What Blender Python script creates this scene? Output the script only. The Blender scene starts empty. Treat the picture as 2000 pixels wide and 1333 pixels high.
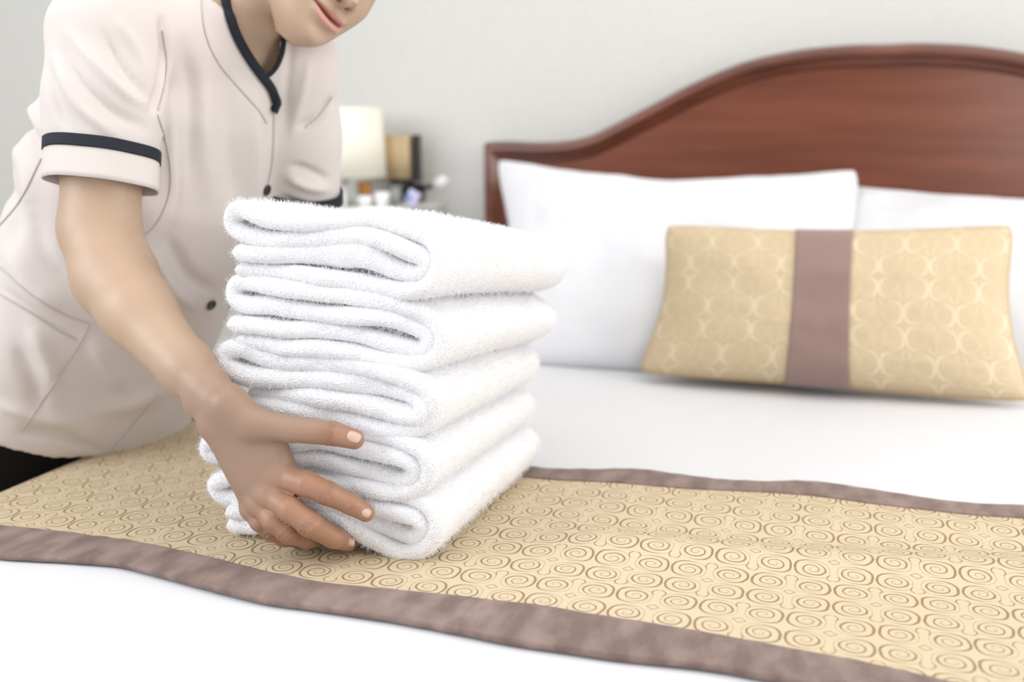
import bpy, bmesh, math, random
import numpy as np
from mathutils import Vector, Matrix, noise
from mathutils.bvhtree import BVHTree
random.seed(4); rng = np.random.default_rng(4)
SC = bpy.context.scene; COL = SC.collection

# ------------------------------------------------------------------ camera
f = 2056.; yh = 270.
phi = math.atan((666.5-yh)/f); th = math.radians(18)
CAM = np.array([0, 0, 1.02])
FW = np.array([-math.sin(th)*math.cos(phi), math.cos(th)*math.cos(phi), -math.sin(phi)])
RT = np.array([math.cos(th), math.sin(th), 0.]); UP = np.cross(RT, FW); BK = -FW
cam = bpy.data.cameras.new('camera'); camo = bpy.data.objects.new('camera', cam); COL.objects.link(camo)
cam.sensor_width = 36; cam.lens = 36*f/2000; cam.clip_start = .05
m = Matrix(((RT[0], UP[0], BK[0], CAM[0]), (RT[1], UP[1], BK[1], CAM[1]), (RT[2], UP[2], BK[2], CAM[2]), (0, 0, 0, 1)))
camo.matrix_world = m; SC.camera = camo
cam.dof.use_dof = True; cam.dof.focus_distance = 1.06; cam.dof.aperture_fstop = 2.8

# ------------------------------------------------------------------ light
W = bpy.data.worlds.new('world'); SC.world = W; W.use_nodes = True
W.node_tree.nodes['Background'].inputs[0].default_value = (.97, .98, 1, 1)
W.node_tree.nodes['Background'].inputs[1].default_value = .50
def area(name, loc, target, sx, sy, power, color):
    l = bpy.data.lights.new(name, 'AREA'); l.shape = 'RECTANGLE'; l.size = sx; l.size_y = sy; l.energy = power; l.color = color
    o = bpy.data.objects.new(name, l); COL.objects.link(o); o.location = loc
    o.rotation_euler = (Vector(target)-Vector(loc)).to_track_quat('-Z', 'Y').to_euler(); return o
area('window_light_right', (2.9, 1.0, 1.75), (-.2, 1.2, .8), 2.2, 1.8, 72, (1, .985, .96))
area('window_light_left', (-2.3, -.6, 1.9), (-.6, 1.2, .9), 1.6, 1.6, 58, (.93, .96, 1))
area('window_light_behind', (1.55, -2.3, 1.25), (1.2, 2.4, 1.1), 1.5, .95, 32, (1, .99, .97))
area('ceiling_bounce_light', (-.1, .9, 2.6), (-.1, 1.2, 0), 2.2, 2.2, 22, (1, 1, 1))
SC.view_settings.view_transform = 'Standard'; SC.view_settings.look = 'None'
SC.view_settings.gamma = 1; SC.view_settings.use_curve_mapping = False; SC.view_settings.exposure = -.06

# ------------------------------------------------------------------ projection helpers (photo pixel -> place)
def ray(x, y): return FW + (x-1000)/f*RT + (666.5-y)/f*UP
def P(x, y, d): return CAM + d*ray(x, y)
def PZ(x, y, z=.6): r = ray(x, y); return CAM + r*(z-CAM[2])/r[2]
def PY(x, y, Y): r = ray(x, y); return CAM + r*(Y-CAM[1])/r[1]
def pix(V):
    v = V-CAM; d = v@FW
    return np.stack([1000+f*(v@RT)/d, 666.5-f*(v@UP)/d], -1)
def nrm(v): return v/np.linalg.norm(v)
def sm(t): t = np.clip(t, 0, 1); return t*t*(3-2*t)

# ------------------------------------------------------------------ object helpers
def tag(o, label=None, cat=None, group=None, kind=None):
    if label: o['label'] = label
    if cat: o['category'] = cat
    if group: o['group'] = group
    if kind: o['kind'] = kind
    return o
def empty(name, loc, label, cat, group=None):
    o = bpy.data.objects.new(name, None); COL.objects.link(o); o.location = loc; o.empty_display_size = .05
    return tag(o, label, cat, group)
def meshobj(name, V, Fc, mat, parent=None, smooth=True, label=None):
    me = bpy.data.meshes.new(name); V = np.asarray(V, float)
    if parent is not None: V = V-np.array(parent.matrix_basis.translation if parent.parent is None else parent['_o'])
    me.from_pydata(V.tolist(), [], [list(map(int, q)) for q in Fc]); me.update()
    if smooth: me.polygons.foreach_set('use_smooth', [True]*len(me.polygons))
    o = bpy.data.objects.new(name, me); COL.objects.link(o)
    if mat: me.materials.append(mat)
    if parent is not None: o.parent = parent
    if label: o['label'] = label
    return o
def sub(name, V, Fc, mat, part, base, smooth=True, label=None):
    """a sub-part: child of a part whose own frame has its origin at base"""
    V = np.asarray(V, float)-np.array(base)
    me = bpy.data.meshes.new(name); me.from_pydata(V.tolist(), [], [list(map(int, q)) for q in Fc]); me.update()
    if smooth: me.polygons.foreach_set('use_smooth', [True]*len(me.polygons))
    o = bpy.data.objects.new(name, me); COL.objects.link(o); me.materials.append(mat); o.parent = part
    if label: o['label'] = label
    return o
def box(x0, x1, y0, y1, z0, z1):
    V = [(x, y, z) for z in (z0, z1) for y in (y0, y1) for x in (x0, x1)]
    return V, [(0, 2, 3, 1), (4, 5, 7, 6), (0, 1, 5, 4), (2, 6, 7, 3), (0, 4, 6, 2), (1, 3, 7, 5)]
def bevel(o, w, n=3):
    b = o.modifiers.new('bevel', 'BEVEL'); b.width = w; b.segments = n; b.limit_method = 'ANGLE'; return o
def grid_faces(nu, nv, cu=False, cv=False):
    F = []
    for i in range(nu if cu else nu-1):
        for j in range(nv if cv else nv-1):
            a = i*nv+j; b = ((i+1) % nu)*nv+j; c = ((i+1) % nu)*nv+(j+1) % nv; d = i*nv+(j+1) % nv
            F.append((a, b, c, d))
    return F
def lathe(prof, loc, n=32):
    V = []; 
    for r, z in prof:
        for k in range(n):
            a = 2*math.pi*k/n; V.append((loc[0]+r*math.cos(a), loc[1]+r*math.sin(a), loc[2]+z))
    F = [(i*n+j, i*n+(j+1) % n, (i+1)*n+(j+1) % n, (i+1)*n+j) for i in range(len(prof)-1) for j in range(n)]
    if prof[0][0] > 1e-4: F.append(tuple(range(n))[::-1])
    if prof[-1][0] > 1e-4: F.append(tuple((len(prof)-1)*n+k for k in range(n)))
    return V, F
def catmull(P_, n):
    """n samples at even arc length along a Catmull-Rom curve through the points"""
    P_ = np.asarray(P_, float); Q = np.vstack([2*P_[0]-P_[1], P_, 2*P_[-1]-P_[-2]]); out = []
    for i in range(1, len(Q)-2):
        for t in np.linspace(0, 1, 24, endpoint=False):
            a, b, c, d = Q[i-1], Q[i], Q[i+1], Q[i+2]
            out.append(.5*((2*b)+(c-a)*t+(2*a-5*b+4*c-d)*t*t+(3*b-a-3*c+d)*t**3))
    out.append(P_[-1]); out = np.array(out)
    s = np.r_[0, np.cumsum(np.linalg.norm(np.diff(out, axis=0), axis=1))]; u = np.linspace(0, s[-1], n)
    return np.stack([np.interp(u, s, out[:, k]) for k in range(out.shape[1])], 1)
def fnoise(V, scale, seed=0.):
    return np.array([noise.noise(Vector((v[0]*scale+seed, v[1]*scale+seed*1.7, v[2]*scale))) for v in V])

# ------------------------------------------------------------------ node helper
class N:
    def __init__(s, tree, sock): s.t = tree; s.s = sock
    def op(s, o, *a):
        n = s.t.nodes.new('ShaderNodeMath'); n.operation = o
        for i, x in enumerate((s,)+a):
            if isinstance(x, N): s.t.links.new(x.s, n.inputs[i])
            else: n.inputs[i].default_value = x
        return N(s.t, n.outputs[0])
    def __add__(s, o): return s.op('ADD', o)
    def __sub__(s, o): return s.op('SUBTRACT', o)
    def __mul__(s, o): return s.op('MULTIPLY', o)
    def __truediv__(s, o): return s.op('DIVIDE', o)
    def abs(s): return s.op('ABSOLUTE')
    def floor(s): return s.op('FLOOR')
    def frac(s): return s.op('FRACT')
    def sqrt(s): return s.op('SQRT')
    def min(s, o): return s.op('MINIMUM', o)
    def max(s, o): return s.op('MAXIMUM', o)
    def gt(s, o): return s.op('GREATER_THAN', o)
    def lt(s, o): return s.op('LESS_THAN', o)
def mat(name, col, rough=.6, **kw):
    M = bpy.data.materials.new(name); M.use_nodes = True; b = M.node_tree.nodes['Principled BSDF']
    b.inputs['Base Color'].default_value = (*col, 1); b.inputs['Roughness'].default_value = rough
    for k, v in kw.items(): b.inputs[k.replace('_', ' ')].default_value = v
    return M
def add_bump(M, scale, dist, strength=1, coord='Object', detail=3, stretch=(1, 1, 1), kind='noise'):
    t = M.node_tree; b = t.nodes['Principled BSDF']; tc = t.nodes.new('ShaderNodeTexCoord'); mp = t.nodes.new('ShaderNodeMapping')
    mp.inputs['Scale'].default_value = stretch; t.links.new(tc.outputs[coord], mp.inputs[0])
    nz = t.nodes.new('ShaderNodeTexNoise' if kind == 'noise' else 'ShaderNodeTexVoronoi'); nz.inputs['Scale'].default_value = scale
    if kind == 'noise': nz.inputs['Detail'].default_value = detail
    t.links.new(mp.outputs[0], nz.inputs['Vector'])
    bp = t.nodes.new('ShaderNodeBump'); bp.inputs['Distance'].default_value = dist; bp.inputs['Strength'].default_value = strength
    t.links.new(nz.outputs[0], bp.inputs['Height']); t.links.new(bp.outputs[0], b.inputs['Normal']); return nz
def add_colnoise(M, c1, c2, scale, stretch=(1, 1, 1), lo=.35, hi=.65, detail=4, coord='Object'):
    t = M.node_tree; b = t.nodes['Principled BSDF']; tc = t.nodes.new('ShaderNodeTexCoord'); mp = t.nodes.new('ShaderNodeMapping')
    mp.inputs['Scale'].default_value = stretch; t.links.new(tc.outputs[coord], mp.inputs[0])
    nz = t.nodes.new('ShaderNodeTexNoise'); nz.inputs['Scale'].default_value = scale; nz.inputs['Detail'].default_value = detail
    t.links.new(mp.outputs[0], nz.inputs['Vector'])
    cr = t.nodes.new('ShaderNodeValToRGB'); cr.color_ramp.elements[0].position = lo; cr.color_ramp.elements[1].position = hi
    cr.color_ramp.elements[0].color = (*c1, 1); cr.color_ramp.elements[1].color = (*c2, 1)
    t.links.new(nz.outputs[0], cr.inputs[0]); t.links.new(cr.outputs[0], b.inputs['Base Color']); return M

def brocade(name, cell, gold, line, wx=.024, soft=.012, bump=.0005, sheen=.0, axes=('X', 'Y'), rough=.5):
    """woven gold cloth: spirals in rounded cells, four to a small diamond, with bulb shapes between"""
    M = mat(name, gold, rough); t = M.node_tree; b = t.nodes['Principled BSDF']
    at = t.nodes.new('ShaderNodeAttribute'); at.attribute_name = 'cloth'; sp = t.nodes.new('ShaderNodeSeparateXYZ'); t.links.new(at.outputs['Vector'], sp.inputs[0])
    # slight hand-woven unevenness
    nz = t.nodes.new('ShaderNodeTexNoise'); nz.inputs['Scale'].default_value = 45; t.links.new(at.outputs['Vector'], nz.inputs['Vector'])
    nw = (N(t, nz.outputs[0])-.5)*.10
    u = N(t, sp.outputs[0])/cell + nw; v = N(t, sp.outputs[1])/cell - nw
    row = (v/2).floor(); odd = ((row/2).frac()*2).op('ROUND')
    a = (((u+odd)/2).frac()-.5)*2.; c = ((v/2).frac()-.5)*2.
    aa = a.abs(); cc = c.abs(); px = aa-.52; py = cc-.5
    r2 = (px*px+py*py).sqrt()
    p4 = ((px*px*px*px+py*py*py*py).sqrt()).sqrt()
    ro = r2*.6+p4*.4*1.12
    def ln(d, w=wx): return (N(t, d.s).op('SUBTRACT', w)/(-soft)).op('MINIMUM', 1.).op('MAXIMUM', 0.)
    thick = (px*1.2+.5).op('MAXIMUM', .25)*wx*1.5
    ring = ((ro-.445).abs()-thick)/(-soft)
    ring = ring.op('MINIMUM', 1.).op('MAXIMUM', 0.)
    ang = px.op('ARCTAN2', py)/(2*math.pi)
    ang2 = py.op('ARCTAN2', px)/(2*math.pi)
    k = .155
    sp_ = (((r2/k-ang2).frac()-.5).abs()*k)
    sw = (r2*.09+.004)
    spi = ((sp_-sw)/(-soft)).op('MINIMUM', 1.).op('MAXIMUM', 0.)*(r2.lt(.335))*(r2.gt(.03))
    dia = ln(((aa+cc*1.1)-.145).abs(), wx*.8)
    hx = aa; hy = cc-.83
    hd = ((hx*hx+hy*hy*.8).sqrt()-.155).abs()
    head = ln(hd, wx*.8)*(cc.gt(.7))
    ring = ring*((aa.gt(.12)).op('MAXIMUM', cc.lt(.72)))
    mask = ring.max(spi).max(dia).max(head)
    fade = t.nodes.new('ShaderNodeTexNoise'); fade.inputs['Scale'].default_value = 900; t.links.new(at.outputs['Vector'], fade.inputs['Vector'])
    mask2 = mask*((N(t, fade.outputs[0])*.8+.55).op('MINIMUM', 1.))
    mx = t.nodes.new('ShaderNodeMix'); mx.data_type = 'RGBA'; t.links.new(mask2.s, mx.inputs[0])
    mx.inputs[6].default_value = (*gold, 1); mx.inputs[7].default_value = (*line, 1); t.links.new(mx.outputs[2], b.inputs['Base Color'])
    wv = t.nodes.new('ShaderNodeTexNoise'); wv.inputs['Scale'].default_value = 1; mp = t.nodes.new('ShaderNodeMapping'); mp.inputs['Scale'].default_value = (700, 1800, 1)
    t.links.new(at.outputs['Vector'], mp.inputs[0]); t.links.new(mp.outputs[0], wv.inputs['Vector'])
    h = N(t, wv.outputs[0])*.25-mask*.9
    bp = t.nodes.new('ShaderNodeBump'); bp.inputs['Distance'].default_value = bump; t.links.new(h.s, bp.inputs['Height']); t.links.new(bp.outputs[0], b.inputs['Normal'])
    b.inputs['Sheen Weight'].default_value = sheen; b.inputs['Sheen Roughness'].default_value = .4; b.inputs['Specular IOR Level'].default_value = .22
    return M
def cloth_coord(o, uv):
    at = o.data.attributes.new('cloth', 'FLOAT_VECTOR', 'POINT'); a = np.zeros((len(uv), 3)); a[:, :2] = uv
    at.data.foreach_set('vector', a.ravel())

# ------------------------------------------------------------------ materials
M = {}
M['wall'] = add_colnoise(mat('wall_paper', (.74, .73, .70), .85), (.575, .57, .545), (.625, .62, .60), 60, (1, 1, 6), .3, .7)
add_bump(M['wall'], 300, .0008, .4)
M['floor'] = add_colnoise(mat('carpet', (.42, .37, .30), .95), (.36, .32, .26), (.46, .41, .34), 120)
M['ceiling'] = mat('ceiling_paint', (.85, .85, .84), .9)
M['trim'] = mat('white_trim', (.8, .79, .77), .5)
M['sheet'] = mat('white_cotton', (.68, .68, .705), .8, Sheen_Weight=.1); add_bump(M['sheet'], 1400, .0002, .3)
M['pillow'] = mat('white_pillowcase', (.69, .69, .715), .8, Sheen_Weight=.1); add_bump(M['pillow'], 1400, .0002, .3)
M['mattress'] = mat('mattress_ticking', (.75, .74, .72), .9)
M['wood'] = add_colnoise(mat('mahogany', (.22, .075, .04), .32, Coat_Weight=.4, Coat_Roughness=.22, Specular_IOR_Level=.3), (.120, .030, .013), (.205, .058, .026), 5, (.6, 1, 7), .25, .8, 6)
M['wood_dark'] = add_colnoise(mat('mahogany_moulding', (.15, .05, .03), .3, Coat_Weight=.4, Coat_Roughness=.2), (.085, .024, .013), (.16, .045, .022), 6, (1, 1, 5), .3, .7, 5)
M['gold'] = brocade('gold_brocade', .0385, (.61, .50, .345), (.27, .18, .09))
M['gold_cushion'] = brocade('gold_brocade_cushion', .0400, (.57, .45, .29), (.72, .60, .42), wx=.045, soft=.03, bump=.0004)
M['taupe'] = add_colnoise(mat('taupe_suede', (.25, .17, .15), .75, Sheen_Weight=.12), (.150, .095, .080), (.262, .185, .158), 45, (1, .45, 1), .38, .66, 8, )
add_bump(M['taupe'], 600, .0005, .6)
M['taupe_band'] = mat('taupe_satin', (.26, .165, .14), .55, Sheen_Weight=.3); add_bump(M['taupe_band'], 900, .0003, .5)
M['towel'] = mat('white_terry', (.83, .83, .855), .95, Sheen_Weight=.25)
add_bump(M['towel'], 560, .0016, .75, detail=1, kind='voronoi')
M['loops'] = mat('white_terry_loops', (.84, .84, .865), .9, Subsurface_Weight=.0)
M['tunic'] = mat('beige_uniform_cotton', (.62, .565, .54), .8, Sheen_Weight=.15); add_bump(M['tunic'], 1500, .0002, .35)
M['seam'] = mat('beige_seam', (.54, .485, .45), .85)
M['navy'] = mat('black_piping_cloth', (.006, .009, .016), .8)
M['button'] = mat('black_button', (.012, .013, .018), .3)
M['trouser'] = mat('black_trouser_cloth', (.004, .004, .006), .9)
M['hair'] = mat('black_hair', (.012, .009, .008), .4)
M['nail'] = mat('fingernail_keratin', (.56, .38, .31), .3, Coat_Weight=.3)
M['lampshade'] = mat('cream_lampshade_cloth', (.80, .77, .66), .85, Emission_Strength=.06); M['lampshade'].node_tree.nodes['Principled BSDF'].inputs['Emission Color'].default_value = (1, .93, .76, 1)
def skin_mat():
    S = mat('skin', (.52, .30, .195), .47, Subsurface_Weight=.12, Subsurface_Scale=.004)
    t = S.node_tree; b = t.nodes['Principled BSDF']; b.inputs['Subsurface Radius'].default_value = (1, .35, .2)
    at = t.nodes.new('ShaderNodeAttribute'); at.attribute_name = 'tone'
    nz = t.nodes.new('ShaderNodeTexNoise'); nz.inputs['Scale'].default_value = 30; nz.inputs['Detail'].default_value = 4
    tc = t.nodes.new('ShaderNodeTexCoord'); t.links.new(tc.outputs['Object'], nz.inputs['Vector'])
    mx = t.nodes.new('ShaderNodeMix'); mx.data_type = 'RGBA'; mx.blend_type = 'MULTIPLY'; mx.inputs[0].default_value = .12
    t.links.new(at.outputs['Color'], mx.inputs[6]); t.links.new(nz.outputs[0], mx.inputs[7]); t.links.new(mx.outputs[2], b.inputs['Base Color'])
    bn = t.nodes.new('ShaderNodeTexVoronoi'); bn.inputs['Scale'].default_value = 900; t.links.new(tc.outputs['Object'], bn.inputs['Vector'])
    bp = t.nodes.new('ShaderNodeBump'); bp.inputs['Distance'].default_value = .0002; bp.inputs['Strength'].default_value = .5
    t.links.new(bn.outputs[0], bp.inputs['Height']); t.links.new(bp.outputs[0], b.inputs['Normal']); return S
M['skin'] = skin_mat()

# ------------------------------------------------------------------ room
WY = 2.47
def st(name, b, mt): o = meshobj(name, *b, mt, smooth=False); o['kind'] = 'structure'; return o
st('floor', box(-3.2, 3.2, -2.2, WY, -.05, 0), M['floor'])
st('wall_back', box(-3.2, 3.2, WY, WY+.1, 0, 2.75), M['wall'])
st('wall_left', box(-3.3, -3.2, 1.0, WY+.1, 0, 2.75), M['wall'])
st('ceiling', box(-3.2, 3.2, -2.2, WY+.1, 2.75, 2.8), M['ceiling'])
st('baseboard_back', box(-3.2, 3.2, WY-.015, WY, 0, .1), M['trim'])

# ------------------------------------------------------------------ bed
XL, XR, YB, YF = -1.035, .97, 2.385, .30
bed = empty('bed', (0, 1.35, 0), 'wide bed with mahogany arched headboard and white mattress under the bedding', 'bed')
bevel(meshobj('bed_base', *box(XL+.07, XR-.07, YF+.06, YB-.01, .0, .28), M['wood_dark'], bed, False), .01)
bevel(meshobj('mattress', *box(XL+.04, XR-.04, YF+.04, YB-.01, .28, .565), M['mattress'], bed, False), .04, 4)
# headboard: traced top curve (image px on the plane Y=2.4), mirrored about its crown
HY = 2.40
hp = [(948, 280), (990, 279), (1050, 281), (1105, 278), (1150, 268), (1180, 255), (1230, 229), (1274, 206), (1350, 166), (1450, 124), (1550, 101), (1650, 90), (1740, 88)]
hw = np.array([PY(x, y, HY) for x, y in hp]); hx = hw[:, 0]; hz = hw[:, 2]
XC = hx[-1]-.012
cx = np.r_[hx[:-1], XC]; cz = hz.copy()
top = catmull(np.stack([cx, cz], 1), 90); mir = top[::-1].copy(); mir[:, 0] = 2*XC-mir[:, 0]; prof = np.vstack([top, mir[1:]])
def board(pf, y0, y1, zb):
    n = len(pf); V = []
    for y in (y0, y1):
        V += [(p[0], y, p[1]) for p in pf]+[(p[0], y, zb) for p in pf]
    F = []
    for i in range(n-1):
        F.append((i, n+i, n+i+1, i+1)); k = 2*n; F.append((k+i, k+i+1, k+n+i+1, k+n+i)); F.append((i, i+1, k+i+1, k+i)); F.append((n+i, k+n+i, k+n+i+1, n+i+1))
    F.append((0, 2*n, 3*n, n)); F.append((n-1, 2*n-1, 4*n-1, 3*n-1)); return V, F
hbb = (0, 0, 0)
hb = meshobj('headboard', *board(prof, HY, HY+.045, .12), M['wood'], bed, False)
# moulding along the top edge and posts: profile swept
path = np.vstack([[prof[0, 0], .12], [prof[0, 0], .5], [prof[0, 0], .9], [prof[0, 0], prof[0, 1]-.004], prof, [prof[-1, 0], prof[-1, 1]-.004], [prof[-1, 0], .9], [prof[-1, 0], .5], [prof[-1, 0], .12]])
sec = [(.000, .02), (.004, -.008), (.009, -.018), (.017, -.020), (.024, -.014), (.028, -.007), (.036, -.007), (.041, .002), (.041, .02)]
tg = np.gradient(path, axis=0); tg /= np.linalg.norm(tg, axis=1)[:, None]+1e-9; nn = np.stack([tg[:, 1], -tg[:, 0]], 1)
for i in (3, 4, len(path)-5, len(path)-4):
    s_ = 1 if path[i, 0] < XC else -1
    nn[i] = np.array([s_*.9, -.9])
V = []
for p, q in zip(path, nn):
    for d, y in sec: V.append((p[0]+q[0]*d, HY+y, p[1]+q[1]*d))
# outer lip
mo = sub('headboard_moulding', V, grid_faces(len(path), len(sec)), M['wood_dark'], hb, np.array(bed.location))
so = mo.modifiers.new('solid', 'SOLIDIFY'); so.thickness = .004

# duvet: height field with soft waves, draped over the left and foot edges
def bedh(x, y):
    z = .0*x
    z = z + .004*np.sin(2.1*x+.6)*np.sin(2.7*y+1)+.0025*np.sin(6*x+3*y+.5)
    yr = np.interp(x, [-.9, -.33, -.065, .18, .6], [1.01, 1.015, 1.046, 1.10, 1.16])
    d = y-yr; wt = sm((x+.35)/.15)
    z = z + wt*(.007*np.exp(-(d/.038)**2)-.005*np.exp(-((d-.065)/.038)**2))
    # stack sinks into the bed a little
    z = z - .0
    return z
def hroll(x):
    """edge roll on the left side: returns dz as x passes the rounded edge"""
    R_ = .10; t = np.clip((XL+R_-x)/R_, 0, 1); return -R_*(1-np.sqrt(np.clip(1-t*t, 0, 1)))*.9
def stackflat(x, y):
    """waves die out under the towels so they rest flat"""
    ax = np.clip((np.abs(x+.50)-.17)/.10, 0, 1); ay = np.clip((np.abs(y-1.08)-.19)/.10, 0, 1)
    return sm(np.maximum(ax, ay))
def bedz(x, y):
    x = np.asarray(x, float); y = np.asarray(y, float)
    front = np.clip((YF+.09-y)/.09, 0, 1); back = 0
    return .6 + bedh(x, y)*stackflat(x, y) + hroll(x) - .09*(1-np.sqrt(np.clip(1-front**2, 0, 1)))*.9
duvet_top = []
xs = np.r_[XL+.0005*0+np.linspace(0, .1, 14)**1.0+1e-4, np.linspace(XL+.11, XR-.11, 230), XR-.1+np.linspace(0, .1, 14)]
ys = np.r_[np.linspace(YF+1e-4, YF+.09, 12), np.linspace(YF+.1, YB-.005, 230)]
def bedz_full(x, y):
    z = bedz(x, y); t = np.clip((x-(XR-.10))/.10, 0, 1); return z-.10*(1-np.sqrt(np.clip(1-t*t, 0, 1)))*.9
X, Y_ = np.meshgrid(xs, ys, indexing='ij'); Zz = bedz_full(X, Y_)-.0055
V = np.stack([X, Y_, Zz], -1)
# skirts hanging down: left, right, foot
low = .22
V = V.reshape(-1, 3); nx_, ny_ = len(xs), len(ys); Fc = grid_faces(nx_, ny_)
V = list(map(tuple, V))
def skirt(idx, outward, n=8, amp=.008):
    global V, Fc
    prev = idx
    for k in range(1, n+1):
        cur = []
        for j, i0 in enumerate(idx):
            p = V[i0]; t = k/n; w = amp*t*(math.sin(j*.22)+.5*math.sin(j*.51+1)); z = p[2]*(1-t)+low*t
            V.append((p[0]+outward[0]*(w+.012*t), p[1]+outward[1]*(w+.012*t), z)); cur.append(len(V)-1)
        for a in range(len(idx)-1): Fc.append((prev[a], prev[a+1], cur[a+1], cur[a]))
        prev = cur
skirt([j for j in range(ny_)][::-1], (-1, 0)); skirt([(nx_-1)*ny_+j for j in range(ny_)], (1, 0)); skirt([i*ny_ for i in range(nx_)], (0, -1))
duvet = meshobj('duvet', V, Fc, M['sheet']); so = duvet.modifiers.new('s', 'SOLIDIFY'); so.thickness = .006; so.offset = -1
tag(duvet, 'smooth white cotton duvet covering the whole bed under the gold runner', 'duvet')

# runner: outer edges and gold limits traced from the photo on the bed plane
def edge(px): w = np.array([PZ(x, y, .603) for x, y in px]); w = w[np.argsort(w[:, 0])]; return w[:, 0], w[:, 1]
e_fo = edge([(0, 1080), (100, 1085), (230, 1096), (330, 1122), (450, 1155), (520, 1172), (620, 1186), (760, 1208), (870, 1229), (1000, 1256), (1200, 1285), (1400, 1305), (1560, 1333)])
e_fg = edge([(0, 1024), (120, 1035), (230, 1050), (330, 1070), (420, 1090), (520, 1116), (640, 1140), (760, 1152), (900, 1165), (1000, 1178), (1150, 1203), (1300, 1225), (1500, 1259), (1700, 1294), (1880, 1333)])
e_bg = edge([(1070, 936), (1200, 943), (1350, 953), (1500, 956), (1600, 962), (1700, 975), (1800, 986), (1900, 997), (2000, 1003)])
e_bo = edge([(1070, 915), (1180, 917), (1255, 916), (1300, 922), (1400, 933), (1500, 936), (1560, 932), (1620, 936), (1750, 955), (1850, 970), (1930, 977), (2000, 978)])
e_bg = (np.r_[-1.04, -.72, -.52, e_bg[0]], np.r_[1.33, 1.27, 1.215, e_bg[1]]); e_bo = (np.r_[-1.04, -.72, -.52, e_bo[0]], np.r_[1.39, 1.325, 1.265, e_bo[1]])
def ev(e, x, ext=.0): 
    y = np.interp(x, *e); s0 = (e[1][1]-e[1][0])/(e[0][1]-e[0][0])
    return y
xr = np.linspace(XL+1e-4, XR-1e-4, 520)
smk = np.ones(9)/9
def sme(e): y = ev(e, xr); return np.convolve(np.pad(y, 4, mode='edge'), smk, 'valid')
yfo, yfg, ybg, ybo = sme(e_fo), sme(e_fg), sme(e_bg), sme(e_bo)
runner = empty('bed_runner', (0, 1.03, .6), 'gold brocade bed runner with swirl pattern and taupe borders laid across the bed', 'bed runner')
def ribbon(ya, yb, n, lift, thick, pad=0):
    V = []; T = np.linspace(0, 1, n)
    drop = np.linspace(0, .34, 60)[1:]
    cols = []
    # left hanging part, surface, right hanging part
    for d in drop[::-1]: cols.append((XL-.002-.012*d/.34-lift, 0, d, -1))
    for i in range(len(xr)): cols.append((xr[i], i, 0, 0))
    for d in drop: cols.append((XR+.002+.012*d/.34+lift, len(xr)-1, d, 1))
    UVs = []
    for x, i, d, s in cols:
        for t in T:
            y = ya[i]*(1-t)+yb[i]*t
            z = bedz_full(np.clip(x, XL+1e-4, XR-1e-4), y)+lift-d
            V.append((x, y, z))
            R_ = .1; tt = np.clip((XL+R_-x)/R_, 0, 1); tr = np.clip((x-(XR-R_))/R_, 0, 1)
            arc = x + R_*(tt-np.arcsin(tt)) - R_*(tr-np.arcsin(tr))
            UVs.append((arc+s*d, y))
    return V, grid_faces(len(cols), n), UVs
Vg, Fg, UVg = ribbon(yfg-.004, ybg+.004, 150, .0015, .002)
ro = meshobj('brocade_panel', Vg, Fg, M['gold'], runner); cloth_coord(ro, UVg)
so = ro.modifiers.new('s', 'SOLIDIFY'); so.thickness = .005; so.offset = -1
ro['label'] = 'gold brocade centre panel with swirls'
for nm, a, b in (('border', yfo, yfg), ('border', ybg, ybo)):
    Vb, Fb, UVb = ribbon(a, b, 26, .003, .003)
    Vb = np.array(Vb)
    t_ = np.tile(np.linspace(0, 1, 26), len(Vb)//26)
    Vb[:, 2] += .0015*np.sin(np.pi*t_)**.5 + .0006*fnoise(Vb, 60)
    bo = meshobj(nm, Vb, Fb, M['taupe'], runner); so = bo.modifiers.new('s', 'SOLIDIFY'); so.thickness = .006; so.offset = -1
    bo['label'] = 'taupe suede border'

# ------------------------------------------------------------------ pillows
def pillow_mesh(w, h, T, nu=90, nv=60, ear=.035, pinch=.05, seed=0., flange=0., wr=.006, pz=None, cr=.05):
    """closed cushion in its own frame: x across, z up, y thickness"""
    us = np.sin(np.linspace(-1, 1, nu)*math.pi/2); vs = np.sin(np.linspace(-1, 1, nv)*math.pi/2)
    U, Vv = np.meshgrid(us, vs, indexing='ij')
    x = U*w/2*(1-pinch*(1-np.abs(Vv)**2)); pz = pinch*1.4 if pz is None else pz; z = Vv*h/2*(1-pz*(1-np.abs(U)**2.0)*np.where(Vv > 0, 1, .15))
    e = np.clip((1-np.abs(U)**2.6)*(1-np.abs(Vv)**2.6), 0, 1)**.5
    rc = 1-cr*(np.abs(U)**7*np.abs(Vv)**7); x = x*rc; z = z*rc
    out = []
    for s in (-1, 1):
        y = s*(T/2*e**1.0+.0015)
        q = np.stack([x, y, z], -1).reshape(-1, 3)
        nz = fnoise(q, 7, seed)*wr + np.abs(fnoise(q*np.array([1, 1, 1.]), 16, seed+5))*wr*.6
        q[:, 1] += s*nz*e.reshape(-1)
        out.append(q)
    n = nu*nv; V = np.vstack(out); F = [tuple(reversed(f_)) for f_ in grid_faces(nu, nv)]; F2 = [tuple(i+n for i in f_) for f_ in grid_faces(nu, nv)]
    F = F+F2
    rim = [i*nv for i in range(nu)]+[(nu-1)*nv+j for j in range(1, nv)]+[i*nv+nv-1 for i in range(nu-2, -1, -1)]+[j for j in range(nv-2, 0, -1)]
    for a, b in zip(rim, rim[1:]+rim[:1]): F.append((a, b, b+n, a+n))
    return V, F, rim, (U.reshape(-1), Vv.reshape(-1))
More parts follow.
